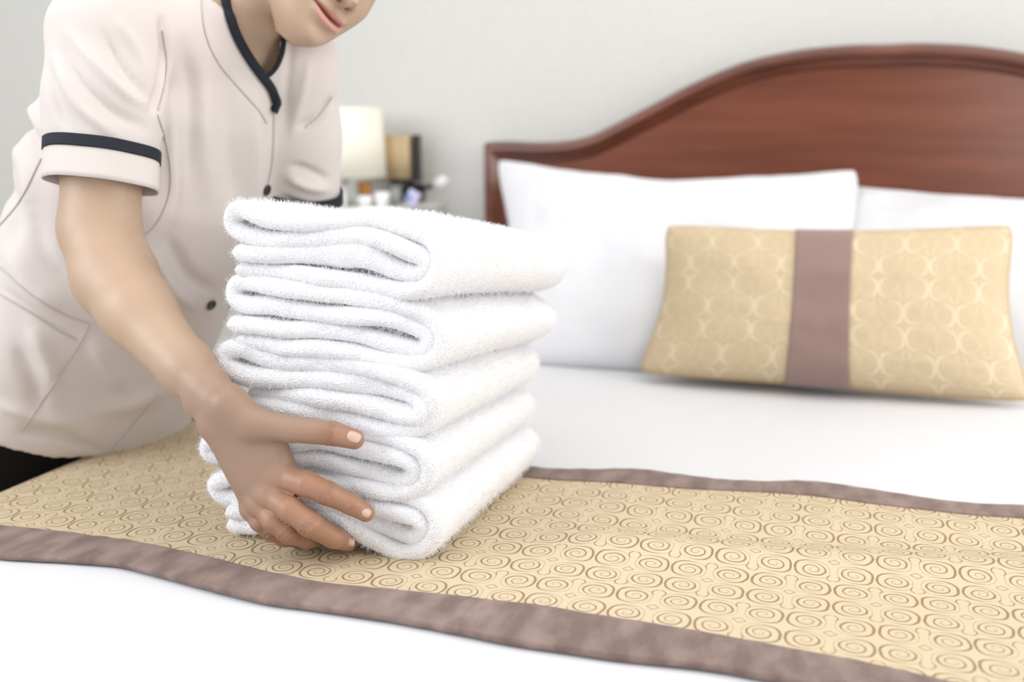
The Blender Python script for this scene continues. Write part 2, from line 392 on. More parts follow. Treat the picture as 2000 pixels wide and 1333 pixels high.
def place(V, base, right, up):
    right = nrm(right); up = nrm(up-right*(up@right)); fw = np.cross(up, right)*-1
    fw = np.cross(right, up)  # points toward -y for right=+x, up=+z
    return base + V[:, :1]*right - V[:, 1:2]*fw*-1*-1 + V[:, 2:3]*up
def corner_pillow(name, BL, BR, TL, TR, T, mt, seed, label, group, **kw):
    """pillow whose four corners are given (photo-measured)"""
    V, F, rim, (U, Vv) = pillow_mesh(1, 1, T, **kw, seed=seed)
    BL, BR, TL, TR = map(np.array, (BL, BR, TL, TR))
    a = V[:, 0]+.5; c = V[:, 2]+.5
    pos = (BL*((1-a)*(1-c))[:, None]+BR*(a*(1-c))[:, None]+TL*((1-a)*c)[:, None]+TR*(a*c)[:, None])
    nrm_ = nrm(np.cross(BR-BL, TL-BL))
    return pos - nrm_*V[:, 1:2]*-1*-1, F, rim, (U, Vv), -nrm_
def PYs(x, y, Y): return PY(x, y, Y)
# left pillow
bl = np.array([-.60, 1.87, .595]); br = np.array([.03, 1.89, .595])
tl = PY(960, 306, 2.30); tr = PY(1688, 326, 2.28)
Vp, Fp, rim, uv, nv_ = corner_pillow('pillow', bl, br, tl, tr, .18, None, 1., '', '', pinch=.06, pz=.29, wr=.012)
p1 = meshobj('pillow', Vp, Fp, M['pillow']); tag(p1, 'white pillow leaning on the headboard, at its left end nearer the nightstand', 'pillow', 'white bed pillows')
tl2 = PY(1600, 358, 2.34)+np.array([.0, 0, 0]); tr2 = tl2+np.array([.86, .0, -.02])
bl2 = np.array([-.06, 1.93, .595]); br2 = np.array([.80, 1.91, .595])
Vp, Fp, rim, uv, nv_ = corner_pillow('pillow', bl2, br2, tl2, tr2, .18, None, 7., '', '', pinch=.06, pz=.22, wr=.012)
p2 = meshobj('pillow', Vp, Fp, M['pillow']); tag(p2, 'white pillow behind the right half of the gold cushion, cut off by the picture edge', 'pillow', 'white bed pillows')

# gold cushion with taupe band
cb = PZ(1262, 753, .606); 
c_bl = PY(1240, 762, 1.80); c_br = PY(2022, 786, 1.80); c_tl = PY(1296, 438, 1.89); c_tr = PY(1985, 438, 1.89)
c_bl[2] = .612; c_br[2] = .606
Vc, Fc_, rim, (U, Vv), cn = corner_pillow('cushion', c_bl, c_br, c_tl, c_tr, .135, None, 3., '', '', pinch=.085, pz=.10, cr=.045, nu=150, nv=80, wr=.004)
cushion = empty('cushion', tuple((c_bl+c_br)/2), 'rectangular gold swirl cushion with a taupe centre band in front of the white pillows', 'cushion')
co = meshobj('cushion_cover', Vc, Fc_, M['gold_cushion'], cushion)
w_c = np.linalg.norm(c_tr-c_tl); h_c = np.linalg.norm(c_tl-c_bl)
uvc = np.stack([(U)*.5*w_c, Vv*.5*h_c], 1); cloth_coord(co, np.vstack([uvc, uvc]))
# band strip wraps around front, over the top and bottom
nb = 40; n1 = 150*80
Vn = Vc
def cush_pt(u, v, side):
    """sample cover grid"""
    us = np.sin(np.linspace(-1, 1, 150)*math.pi/2); vs = np.sin(np.linspace(-1, 1, 80)*math.pi/2)
    G = Vn[:n1] if side < 0 else Vn[n1:]; G = G.reshape(150, 80, 3)
    iu = np.interp(u, us, np.arange(150)); iv = np.interp(v, vs, np.arange(80)); i0 = int(min(iu, 148)); j0 = int(min(iv, 78)); a = iu-i0; b = iv-j0
    return (G[i0, j0]*(1-a)*(1-b)+G[i0+1, j0]*a*(1-b)+G[i0, j0+1]*(1-a)*b+G[i0+1, j0+1]*a*b)
side = -1 if (Vc[:n1].mean(0)-Vc[n1:].mean(0))[1] < 0 else 1
Vb = []; cols = np.linspace(-.195, .125, 26); 
vs_ = np.sin(np.linspace(-1, 1, 44)*math.pi/2)
for u in cols:
    for v in vs_: Vb.append(cush_pt(u, v, side)+np.array([0, -1, .0])*.0035+np.array([0, 0, 1])*.003*v)
    for v in vs_[::-1][1:-1]: Vb.append(cush_pt(u, v, -side)+np.array([0, 1, .0])*.0035+np.array([0, 0, 1])*.003*v)
nl = len(Vb)//26
bn = meshobj('centre_band', Vb, grid_faces(26, nl, False, True), M['taupe_band'], cushion); bn['label'] = 'taupe satin band around the middle'
so = bn.modifiers.new('s', 'SOLIDIFY'); so.thickness = .001
# piping cord along the rim
rp = np.array([(Vc[i]+Vc[i+n1])/2 for i in rim]); 
def tube(path, r, n=8, closed=False):
    path = np.asarray(path); k = len(path); T = np.gradient(path, axis=0) if not closed else np.roll(path, -1, 0)-np.roll(path, 1, 0)
    T = T/(np.linalg.norm(T, axis=1)[:, None]+1e-12); ref = np.array([.13, .91, .39]); V = []
    for i in range(k):
        a = nrm(np.cross(T[i], ref)); b = np.cross(T[i], a); rr = r[i] if hasattr(r, '__len__') else r
        for j in range(n): an = 2*math.pi*j/n; V.append(path[i]+rr*(a*math.cos(an)+b*math.sin(an)))
    F = grid_faces(k, n, closed, True)
    if not closed: F += [tuple(range(n)), tuple((k-1)*n+j for j in range(n))[::-1]]
    return V, F
M['gold_cord'] = mat('gold_cord', (.50, .33, .15), .6)
meshobj('piping', *tube(rp, .0028, 8, True), M['gold_cord'], cushion)

# ------------------------------------------------------------------ towels
YT = .915; YE = 1.25
def crop(o, s, pts): return [(o[0]+x/s, o[1]+y/s) for x, y in pts]
S1 = 4.1667; S4 = 3.846
TW = [
 (crop((420, 390), S1, [(165, 592), (500, 625), (900, 680), (1300, 735), (1560, 768), (1700, 745), (1775, 670), (1800, 560), (1780, 440), (1700, 345), (1500, 262), (1300, 195), (1150, 190), (1000, 215), (700, 225), (450, 195), (300, 145), (180, 108), (105, 150), (110, 250), (220, 315), (430, 355), (700, 357), (1000, 342), (1180, 325), (1400, 375), (1560, 450), (1660, 490), (1715, 545), (1690, 610), (1600, 635), (1480, 605), (1370, 560), (1260, 510), (1120, 475), (900, 480), (600, 478), (350, 470), (150, 448)]), .0182,
  'topmost of the stack of five'),
 (crop((410, 540), S1, [(185, 560), (330, 570), (600, 610), (900, 630), (1200, 680), (1450, 725), (1650, 745), (1780, 700), (1835, 590), (1805, 460), (1700, 355), (1550, 285), (1400, 240), (1200, 205), (900, 165), (650, 135), (400, 100), (240, 75), (150, 110), (150, 210), (260, 265), (500, 275), (750, 320), (1000, 350), (1250, 355), (1450, 385), (1600, 440), (1715, 500), (1740, 580), (1690, 650), (1550, 620), (1350, 560), (1150, 510), (900, 480), (600, 462), (350, 430), (130, 420)]), .0190,
  'second from the top of the stack of five'),
 (crop((400, 660), S1, [(330, 570), (600, 625), (900, 660), (1200, 730), (1450, 790), (1650, 790), (1780, 730), (1825, 620), (1800, 500), (1700, 400), (1500, 320), (1200, 268), (900, 248), (600, 232), (400, 190), (250, 125), (140, 150), (150, 260), (330, 345), (600, 375), (900, 385), (1250, 420), (1480, 465), (1650, 510), (1740, 580), (1720, 670), (1600, 665), (1400, 610), (1200, 570), (900, 535), (500, 515), (330, 490)]), .0210,
  'middle one of the stack of five'),
 (crop((380, 800), S4, [(300, 470), (700, 520), (1000, 570), (1250, 625), (1450, 655), (1630, 635), (1730, 550), (1745, 430), (1680, 330), (1530, 275), (1300, 240), (1000, 205), (700, 185), (400, 180), (200, 220), (90, 290), (100, 370), (250, 380), (500, 340), (850, 290), (1100, 328), (1350, 365), (1530, 385), (1640, 455), (1630, 545), (1530, 575), (1400, 545), (1200, 495), (900, 430), (700, 420), (450, 430)]), .0186,
  'fourth down in the stack, beside the thumb'),
 (crop((380, 800), S4, [(235, 912), (500, 915), (780, 862), (980, 830), (1150, 925), (1350, 1055), (1520, 1130), (1660, 1105), (1765, 1010), (1790, 880), (1720, 770), (1570, 705), (1300, 650), (1000, 600), (700, 555), (400, 530), (200, 560), (120, 620), (180, 705), (350, 715), (600, 690), (900, 680), (1200, 745), (1480, 815), (1640, 860), (1690, 950), (1610, 1010), (1480, 975), (1250, 880), (1050, 785), (800, 765), (500, 790), (250, 800)]), .0196,
  'bottom of the stack, on the gold runner'),
]
NP, NYc = 560, 44
BULGE = {0: ((420+1080/S1, 390+462/S1, .62, .042),), 3: (), 4: ()}
for ti, (pp, tk, lab) in enumerate(TW):
    pw = np.array([PY(x, y, YT) for x, y in pp])[:, [0, 2]]
    pw = np.array([[PY(x, y, YT)[0], PY(x, y, YT)[2]] for x, y in pp])
    c = catmull(pw, NP)
    for _ in range(3): c[1:-1] = (c[:-2]+2*c[1:-1]+c[2:])/4
    arc = np.r_[0, np.cumsum(np.linalg.norm(np.diff(c, axis=0), axis=1))]; ext = tk/2*(1-np.cos(np.linspace(0, math.pi/2, 9)))
    ua = np.r_[ext, np.linspace(ext[-1], arc[-1]-ext[-1], NP-18+2)[1:-1], arc[-1]-ext[::-1]]
    c = np.stack([np.interp(ua, arc, c[:, k]) for k in (0, 1)], 1); arc = ua
    T = np.gradient(c, ua, axis=0); T /= np.linalg.norm(T, axis=1)[:, None]; Nn = np.stack([-T[:, 1], T[:, 0]], 1)
    # stadium ring in (across n, along y)
    r = tk/2; ring = []
    for a in np.linspace(-90, 90, 13): ring.append((r*math.sin(math.radians(a)), YT-.001-r*(math.cos(math.radians(a))-1)*-1*-1))
    ring = [(r*math.sin(math.radians(a)), YT+r-r*math.cos(math.radians(a))) for a in np.linspace(-90, 90, 13)]
    yl = np.linspace(YT+r, YE-r, NYc)[1:-1]
    ring += [(r, y) for y in yl]
    ring += [(r*math.cos(math.radians(a)), YE-r+r*math.sin(math.radians(a))) for a in np.linspace(0, 180, 9)]
    ring += [(-r, y) for y in yl[::-1]]
    nr = len(ring); V = np.zeros((NP, nr, 3))
    er = np.clip(1-(1-np.clip(np.minimum(arc, arc[-1]-arc)/r, 0, 1))**3, .003, 1)**(1/3)
    for bx_, by_, bm_, bw_ in BULGE.get(ti, ()):
        q0 = PY(bx_, by_, YT)[[0, 2]]; er = er*(1+bm_*np.exp(-((c-q0)**2@np.array([1, 9]))/bw_**2))
    for j, (n_, y) in enumerate(ring):
        # front selvage: each layer ends a little differently along its length
        V[:, j, 0] = c[:, 0]+Nn[:, 0]*n_*er; V[:, j, 2] = c[:, 1]+Nn[:, 1]*n_*er; V[:, j, 1] = y
    sidx = np.linspace(0, 1, NP)
    ww = .0035*np.sin(sidx*23+ti*2)+.003*np.sin(sidx*51+ti)
    fr = np.clip((1.0-V[:, :, 1])/(1.0-YT), 0, 1)
    V[:, :, 1] += fr*(ww[:, None])
    V = V.reshape(-1, 3)
    s = np.clip((V[:, 1]-YT)/(YE-YT), 0, 1)
    # far end of the stack sags and rounds off
    zt = np.array([.93, .855, .785, .715, .65, .6])
    comp = 1-.135*s**1.3
    V[:, 2] = .6+(V[:, 2]-.6)*comp
    cx_, cz_ = c[:, 0].mean(), .5*(c[:, 1].min()+c[:, 1].max())
    hx_ = .5*(c[:, 0].max()-c[:, 0].min()); mid = .5*(c[:, 0].max()+c[:, 0].min())
    e = np.clip((s-.88)/.12, 0, 1); sh = np.sqrt(np.clip(1-(e*.9)**2, 0, 1))
    zc = .6+(cz_-.6)*(1-.135)
    V[:, 2] = zc+(V[:, 2]-zc)*(1-(1-sh)*.42)
    V[:, 0] = mid+(V[:, 0]-mid)*(1-(1-sh)*.09)
    V[:, 0] += (.035 if ti == 0 else .022 if ti == 1 else .008)*s
    q = V
    nz = fnoise(q, 28, ti*3.)*.0022 + fnoise(q, 9, ti*5.)*.004
    V[:, 0] += nz*.5; V[:, 2] += nz*(.6 if ti < 4 else .2)
    V[:, 1] += fnoise(q, 60, ti+9.)*.0012*fr.reshape(-1)
    V[:, 2] += .0035
    base = (float(mid), 1.05, float(V[:, 2].min()))
    Fq = grid_faces(NP, nr, False, True); Fq += [tuple(range(nr)), tuple((NP-1)*nr+k for k in range(nr))[::-1]]
    o = meshobj('towel', V-np.array(base), Fq, M['towel']); o.location = base; o.data.materials.append(M['loops'])
    tag(o, 'folded white terry towel, '+lab, 'towel', 'folded white towels in the stack')
    # short terry loops as fur
    ps = o.modifiers.new('terry', 'PARTICLE_SYSTEM').particle_system; st_ = ps.settings
    st_.type = 'HAIR'; st_.count = 120000; st_.hair_length = .0010; st_.emit_from = 'FACE'; st_.use_emit_random = True
    st_.hair_step = 2; st_.render_step = 2; st_.root_radius = .00022; st_.tip_radius = .00016; st_.radius_scale = 1
    st_.brownian_factor = .0; st_.use_advanced_hair = True; st_.factor_random = .0012; st_.tangent_factor = .0
    st_.material = 2; ps.seed = ti


# ------------------------------------------------------------------ implicit surfaces (for one-piece bodies and clothes)
def smin(a, b, k):
    h = np.clip(.5+.5*(b-a)/k, 0, 1); return b*(1-h)+a*h-k*h*(1-h)
def cone(p, a, b, ra, rb):
    a = np.asarray(a, np.float32); b = np.asarray(b, np.float32); d = b-a; L2 = float(d@d)
    t = np.clip(((p-a)@d)/L2, 0, 1); return np.linalg.norm(p-a-t[..., None]*d, axis=-1)-(ra+(rb-ra)*t)
def chain(p, pts, rad, k=.004):
    o = None
    for i in range(len(pts)-1):
        c = cone(p, pts[i], pts[i+1], rad[i], rad[i+1]); o = c if o is None else smin(o, c, k)
    return o
def surface(fn, lo, hi, h):
    """surface nets over the box lo..hi, evaluated in slabs"""
    lo = np.array(lo, float); n = np.ceil((np.array(hi)-lo)/h).astype(int)+1
    G = np.empty(n, np.float32); ax = [lo[i]+h*np.arange(n[i]) for i in range(3)]
    step = max(1, int(3e5/(n[1]*n[2])))
    for i in range(0, n[0], step):
        g = np.stack(np.meshgrid(ax[0][i:i+step], ax[1], ax[2], indexing='ij'), -1).astype(np.float32)
        G[i:i+step] = fn(g.reshape(-1, 3)).reshape(g.shape[:3])
    neg = G < 0
    cs = sum(neg[a:n[0]-1+a, b:n[1]-1+b, c:n[2]-1+c].astype(np.int8) for a in (0, 1) for b in (0, 1) for c in (0, 1))
    act = (cs > 0) & (cs < 8); ids = -np.ones(act.shape, np.int64); I = np.argwhere(act); ids[tuple(I.T)] = np.arange(len(I))
    acc = np.zeros((len(I), 3)); cnt = np.zeros(len(I))
    cor = [(a, b, c) for a in (0, 1) for b in (0, 1) for c in (0, 1)]
    for a in cor:
        for k in range(3):
            if a[k]: continue
            b = list(a); b[k] = 1; b = tuple(b)
            va = G[tuple((I+a).T)]; vb = G[tuple((I+b).T)]; w = (va < 0) != (vb < 0)
            t = np.where(w, va/np.where(w, va-vb, 1), 0); pt = np.array(a)+np.outer(t, np.array(b)-np.array(a))
            acc += pt*w[:, None]; cnt += w
    V = lo+h*(I+acc/cnt[:, None]); F = []
    for k in range(3):
        u, v = [(1, 2), (2, 0), (0, 1)][k]
        sl0 = [slice(None)]*3; sl1 = [slice(None)]*3; sl0[k] = slice(0, -1); sl1[k] = slice(1, None)
        ch = neg[tuple(sl0)] != neg[tuple(sl1)]; E_ = np.argwhere(ch)
        ok = (E_[:, u] > 0) & (E_[:, v] > 0) & (E_[:, u] < n[u]-1) & (E_[:, v] < n[v]-1); E_ = E_[ok]
        fl = neg[tuple(E_.T)]
        eu = np.eye(3, dtype=int)[u]; evv = np.eye(3, dtype=int)[v]
        q = np.stack([ids[tuple((E_-eu-evv).T)], ids[tuple((E_-evv).T)], ids[tuple(E_.T)], ids[tuple((E_-eu).T)]], 1)
        q[~fl] = q[~fl][:, ::-1]; F.append(q)
    F = np.vstack(F); F = F[(F >= 0).all(1)]; return V, F
def vnormals(V, F):
    a = V[F[:, 2]]-V[F[:, 0]]; b = V[F[:, 3]]-V[F[:, 1]]; n = np.cross(a, b); o = np.zeros_like(V)
    for k in range(4): np.add.at(o, F[:, k], n)
    return o/(np.linalg.norm(o, axis=1)[:, None]+1e-12)
def relax(V, F, it, lam=.5, w=None):
    E_ = np.vstack([F[:, [0, 1]], F[:, [1, 2]], F[:, [2, 3]], F[:, [3, 0]]]); E_ = np.vstack([E_, E_[:, ::-1]])
    cnt = np.bincount(E_[:, 0], minlength=len(V))[:, None]+1e-9
    for _ in range(it):
        s = np.stack([np.bincount(E_[:, 0], V[E_[:, 1], k], len(V)) for k in range(3)], 1)/cnt
        V = V+(s-V)*(lam if w is None else lam*w[:, None])
    return V
def foldlines(V, Nn, lines, facing=None):
    """cloth folds: each = (pixel polyline, width px, height m); a ridge (+) or furrow (-) along it"""
    px = pix(V); D = np.zeros(len(V))
    vis = sm(((Nn@BK)+.15)/.4)
    for pl, wd, am in lines:
        pl = catmull(np.array(pl, float), 40); best = np.full(len(V), 1e9); tt = np.zeros(len(V))
        lo_ = pl.min(0)-4*wd; hi_ = pl.max(0)+4*wd; idx = np.where(((px > lo_) & (px < hi_)).all(1))[0]
        if not len(idx): continue
        q = px[idx]; bd = np.full(len(idx), 1e9); bt = np.zeros(len(idx))
        for i in range(len(pl)-1):
            a, b = pl[i], pl[i+1]; d = b-a; t = np.clip(((q-a)@d)/(d@d+1e-9), 0, 1); ds = np.linalg.norm(q-a-t[:, None]*d, axis=1)
            u = ds < bd; bd[u] = ds[u]; bt[u] = (i+t[u])/(len(pl)-1)
        env = np.clip(np.minimum(bt, 1-bt)/.25, 0, 1)**.7
        D[idx] += am*np.exp(-(bd/wd)**2)*(.25+.75*env)
    return V+Nn*(D*vis)[:, None]

# ------------------------------------------------------------------ person: key points
e_w = PY(430, 806, .868)                       # right wrist
e_e = PY(192, 500, .965)                       # right elbow
e_s = P(212, 70, 1.175)                        # right shoulder
l_s = P(570, 128, 1.375)                       # left shoulder
HIP = P(95, 800, 1.50); NECK = P(470, 18, 1.30)
Ax = nrm(NECK-HIP); Sx = l_s-e_s; Sx = nrm(Sx-Ax*(Sx@Ax)); Nx = np.cross(Sx, Ax)
LT = float(np.linalg.norm(NECK-HIP))

# --- head frame
fh = nrm(.61*RT-.55*UP+.57*BK); uh = nrm(.62*RT+.76*UP+.0*BK); uh = nrm(uh-fh*(fh@uh)); sh_ = np.cross(uh, fh)  # person's left
MOUTH = P(647, 40, 1.225)
HC = MOUTH-(.090*fh-.069*uh)
def hl(p): d = p-HC; return np.stack([d@sh_, d@fh, d@uh], -1)
def hw_(x, y, z): return HC+x*sh_+y*fh+z*uh
HZ = np.array([-.118, -.108, -.096, -.080, -.060, -.035, 0, .035, .065, .09, .108, .116])
HWd = np.array([.012, .026, .038, .049, .0605, .0695, .0725, .073, .072, .060, .036, .010])
HF = np.array([.062, .079, .086, .086, .084, .082, .080, .086, .082, .066, .036, .0])
HB = np.array([.030, .020, .005, -.020, -.045, -.072, -.090, -.098, -.094, -.078, -.050, -.012])
_zd = np.linspace(-.118, .116, 240)
def _sm(a):
    v = np.interp(_zd, HZ, a); k = np.hanning(31); k /= k.sum(); return np.convolve(np.pad(v, 15, mode='reflect', reflect_type='odd'), k, 'valid')
HWd, HF, HB = _sm(HWd), _sm(HF), _sm(HB); HZ = _zd
def head_sdf(p):
    q = hl(p); z = q[:, 2]; w = np.interp(z, HZ, HWd); fr = np.interp(z, HZ, HF); bk = np.interp(z, HZ, HB)
    c = np.where(z < -.03, fr*.55+bk*.45, .0); c = np.interp(z, [-.12, -.06, 0, .12], [.045, .018, -.005, -.005])
    ry = np.where(q[:, 1] > c, fr-c, c-bk); r = (np.abs(q[:, 0]/w)**2.25+np.abs((q[:, 1]-c)/np.maximum(ry, .004))**2.1)**(1/2.1)
    s = (r-1)*np.minimum(w, np.maximum(ry, .01))*.9
    cap = np.maximum(z-.117, -.119-z)
    return np.maximum(s, cap)
def g(x, s): return np.exp(-(x/s)**2)
def c4(x, y): return (380+x/3.846, 800+y/3.846)
def fp(x, y, Yv): a = c4(x, y); return PY(a[0], a[1], Yv)
fingers = {
 'thumb': ([fp(430, 105, .868), fp(730, 150, .874), fp(1030, 182, .884), fp(1200, 226, .891)], [.0160, .0128, .0118, .0098]),
 'index': ([fp(640, 500, .879), fp(840, 560, .872), fp(1000, 632, .875), fp(1170, 712, .886), fp(1285, 778, .893)], [.0130, .0126, .0112, .0102, .0090]),
 'middle': ([fp(560, 640, .872), fp(720, 750, .862), fp(870, 868, .862), fp(1040, 962, .884), fp(1150, 1003, .915)], [.0128, .0126, .0118, .0108, .0092]),
 'ring': ([fp(495, 710, .872), fp(590, 830, .864), fp(705, 928, .866), fp(840, 975, .886), fp(930, 975, .915)], [.0120, .0115, .0106, .0096, .0084]),
 'little': ([fp(435, 750, .875), fp(490, 845, .870), fp(575, 925, .874), fp(680, 975, .892), fp(760, 985, .915)], [.0100, .0096, .0086, .0080, .0072])}
wr = e_w; fdir = nrm(e_w-e_e); inpl = nrm(np.cross(fdir, np.array([0, -1, 0])))   # across the wrist, in view
if inpl@UP < 0: inpl = -inpl
dors = nrm(np.cross(inpl, fdir)); 
if dors@BK < 0: dors = -dors
def hand_sdf(p, wrist, pts, dors_, across):
    o = smin(cone(p, wrist+across*.010, wrist-across*.010, .0185, .0185), cone(p, wrist+across*.008-fdir*.03, wrist-across*.008-fdir*.03, .020, .020), .01)
    mc = []
    offs = [.016, .006, -.004, -.014]
    for nm, of, r0 in zip(('index', 'middle', 'ring', 'little'), offs, (.0155, .0155, .0150, .0140)):
        a = wrist+across*of+fdir*.004; b = pts[nm][0][0]-dors_*.0035
        c = cone(p, a, b, r0, pts[nm][1][0]*1.12); o = smin(o, c, .010)
    th_ = pts['thumb']; o = smin(o, cone(p, wrist+across*.014+fdir*.006, th_[0][0], .0165, th_[1][0]), .012)
    # web between thumb and index
    o = smin(o, cone(p, (th_[0][0]*.55+th_[0][1]*.45)-dors_*.006, pts['index'][0][0]-dors_*.008, .008, .009), .016)
    res = o
    for nm, (q, r) in pts.items():
        c = chain(p, q, r, .003)
        # knuckle swelling
        if nm != 'thumb': c = smin(c, np.linalg.norm(p-(q[2]+dors_*.0004), axis=-1)-r[2]*.98, .004); c = smin(c, np.linalg.norm(p-(q[0]+dors_*.0035), axis=-1)-r[0]*.92, .006)
        fo = smin(o, c, .007); res = np.minimum(res, fo)
    return res
def in_box(p, pts, pad):
    pts = np.array(pts); return ((p > pts.min(0)-pad) & (p < pts.max(0)+pad)).all(1)
# left arm (far side of the stack), hand spread on the back of the towels
l_e = P(590, 480, 1.49); l_w = np.array([-.565, 1.318, .80])
lh_f = nrm(np.array([.75, -.05, -.45]))
handbox = [q for n_ in fingers.values() for q in n_[0]]+[e_w]
BK2 = np.array([0, 1., 0])
lacross = nrm(np.cross(lh_f, BK2)); lacross = lacross if lacross[2] > 0 else -lacross
lf = {}
for k, (nm, sp, L) in enumerate((('index', .030, .078), ('middle', .010, .086), ('ring', -.010, .080), ('little', -.030, .062))):
    b = l_w+lh_f*.085+lacross*sp*.9+BK2*.0; d = nrm(lh_f+lacross*sp*4)
    q = [b]+[b+d*L*t-BK2*.030*t*t*1.0 for t in (.3, .55, .8, 1.)]; lf[nm] = (q, [.0115, .011, .0098, .0088, .0078])
tb = l_w+lh_f*.03+lacross*.030; td = nrm(lh_f*.6+lacross*.8); lf['thumb'] = ([tb, tb+td*.035, tb+td*.06-BK2*.006, tb+td*.085-BK2*.016], [.015, .0122, .011, .0088])
lbox = [q for n_ in lf.values() for q in n_[0]]+[l_w]
def body_sdf(p):
    out = np.full(len(p), 1., np.float32)
    def put(mask, fn, k=None):
        i = np.where(mask)[0]
        if len(i):
            v = fn(p[i]); out[i] = np.minimum(out[i], v) if k is None else smin(out[i], v, k)
    # torso under the uniform (chest and shoulders)
    put(in_box(p, [HIP+Ax*.3*LT, NECK], .2), lambda q: torso_sdf(q, .90, .50, 1.02, -.0))
    # right arm
    mid = e_e*.62+e_w*.38+dors*.004; mid2 = e_e*.25+e_w*.75
    put(in_box(p, [e_s, e_e], .1), lambda q: chain(q, [e_s, e_s*.5+e_e*.5, e_e+(e_s-e_e)*.12], [.052, .0455, .041], .02), .02)
    put(in_box(p, [e_e, e_w], .1), lambda q: smin(chain(q, [e_e+(e_s-e_e)*.12, e_e*.85+e_w*.15, mid, mid2], [.041, .0425, .0365, .0270], .02), chain(q, [mid2+inpl*.004, e_w-fdir*.02+inpl*.004], [.025, .0205], .02), .015), .018)
    put(in_box(p, handbox, .04), lambda q: hand_sdf(q, e_w, fingers, dors, inpl), .012)
    # left arm
    put(in_box(p, [l_s, l_e], .1), lambda q: chain(q, [l_s, l_e], [.050, .040], .02), .02)
    put(in_box(p, [l_e, l_w], .1), lambda q: chain(q, [l_e, l_e*.6+l_w*.4, l_w], [.040, .037, .025], .02), .02)
    put(in_box(p, lbox, .04), lambda q: hand_sdf2(q), .012)
    # neck and head
    hb_ = hw_(0, -.035, -.06)
    put(in_box(p, [NECK, hb_], .12), lambda q: chain(q, [NECK-Ax*.03, NECK+Ax*.015, hb_, hw_(0, -.025, 0)], [.050, .050, .050, .05], .02), .02)
    put(in_box(p, [HC], .16), head_sdf, .012)
    return out
def hand_sdf2(p):
    global fdir
    s = fdir; fdir = lh_f; r = hand_sdf(p, l_w, lf, BK2, lacross); fdir = s; return r
# torso: sections along the spine  (t, half width, half depth, sideways offset, forward offset)
TS = np.array([[-.16, .185, .120, .02, .03], [0, .185, .128, .01, .02], [.22, .172, .118, .0, .018], [.42, .165, .112, -.0, .012], [.62, .176, .112, -.005, .006], [.80, .180, .095, -.005, -.004], [.90, .155, .074, .0, -.008], [.97, .10, .060, 0, -.006], [1.03, .070, .052, 0, 0]])
def torso_sdf(p, sc=1., t0=None, t1=None, off=0.):
    d = p-HIP; t = (d@Ax)/LT; tc = t if t0 is None else t
    a = np.interp(t, TS[:, 0], TS[:, 1])*sc; b = np.interp(t, TS[:, 0], TS[:, 2])*sc
    s = (d@Sx)-np.interp(t, TS[:, 0], TS[:, 3]); n_ = (d@Nx)-np.interp(t, TS[:, 0], TS[:, 4])
    r = (np.abs(s/a)**2.3+np.abs(n_/b)**2.3)**(1/2.3); v = (r-1)*np.minimum(a, b)*.85+off
    lo_, hi_ = (TS[0, 0], TS[-1, 0]) if t0 is None else (t0, t1)
    return np.maximum(v, np.maximum(lo_-t, t-hi_)*LT)

# ---- body mesh
t_lo = np.min([e_w, e_e, e_s, l_s, l_w, HC, HIP+Ax*.4*LT]+handbox+lbox, axis=0)-.19
t_hi = np.max([e_w, e_e, e_s, l_s, l_w, HC]+handbox+lbox, axis=0)+.16
t_lo[2] = .596; t_lo[1] = .82
VB, FB = surface(body_sdf, t_lo, t_hi, .0034)
# keep the part above the plane only; drop what clothing hides entirely (mid torso)
def split_refine(V, F, selv, times, project):
    for _ in range(times):
        s = selv(V); fs = s[F].all(1)
        bm = bmesh.new(); vs = [bm.verts.new(v) for v in V]; bm.verts.index_update()
        fl = []
        for q, k in zip(F, fs):
            
            qi = list(dict.fromkeys(int(i) for i in q))
            try: fc = bm.faces.new([vs[i] for i in qi])
            except ValueError: continue
            if k: fl.append(fc)
        es = list({e for fc in fl for e in fc.edges})
        bmesh.ops.subdivide_edges(bm, edges=es, cuts=1, use_grid_fill=True)
        ng = [fc for fc in bm.faces if len(fc.verts) > 4]
        if ng: bmesh.ops.triangulate(bm, faces=ng)
        bm.verts.index_update(); V = np.array([v.co[:] for v in bm.verts]); F2 = [[v.index for v in fc.verts] for fc in bm.faces]
        bm.free()
        F = np.array([q if len(q) == 4 else [q[0], q[1], q[2], q[2]] for q in F2])
        s = selv(V); i = np.where(s)[0]
        for _k in range(3):
            h = 4e-4; p = V[i].astype(np.float32); d0 = project(p); gr = np.stack([(project(p+np.eye(3, dtype=np.float32)[k]*h)-d0)/h for k in range(3)], 1)
            gl = (gr**2).sum(1); st_ = np.where(gl > .05, d0/np.maximum(gl, .05), 0); V[i] -= np.clip(st_, -.002, .002)[:, None]*gr*.9
    return V, F
def handsel(V): return in_box(V, handbox, .025)
def facesel(V): q = hl(V); return (q[:, 1] > .02) & (q[:, 2] < .06) & (q[:, 2] > -.12) & (np.abs(q[:, 0]) < .075)
def bothsel(V): return handsel(V) | facesel(V)
VB, FB = split_refine(VB, FB, bothsel, 2, body_sdf)
NB = vnormals(VB, FB)
wsm = np.ones(len(VB)); wsm[handsel(VB)] = .35
VB = relax(VB, FB, 3, .5, wsm)
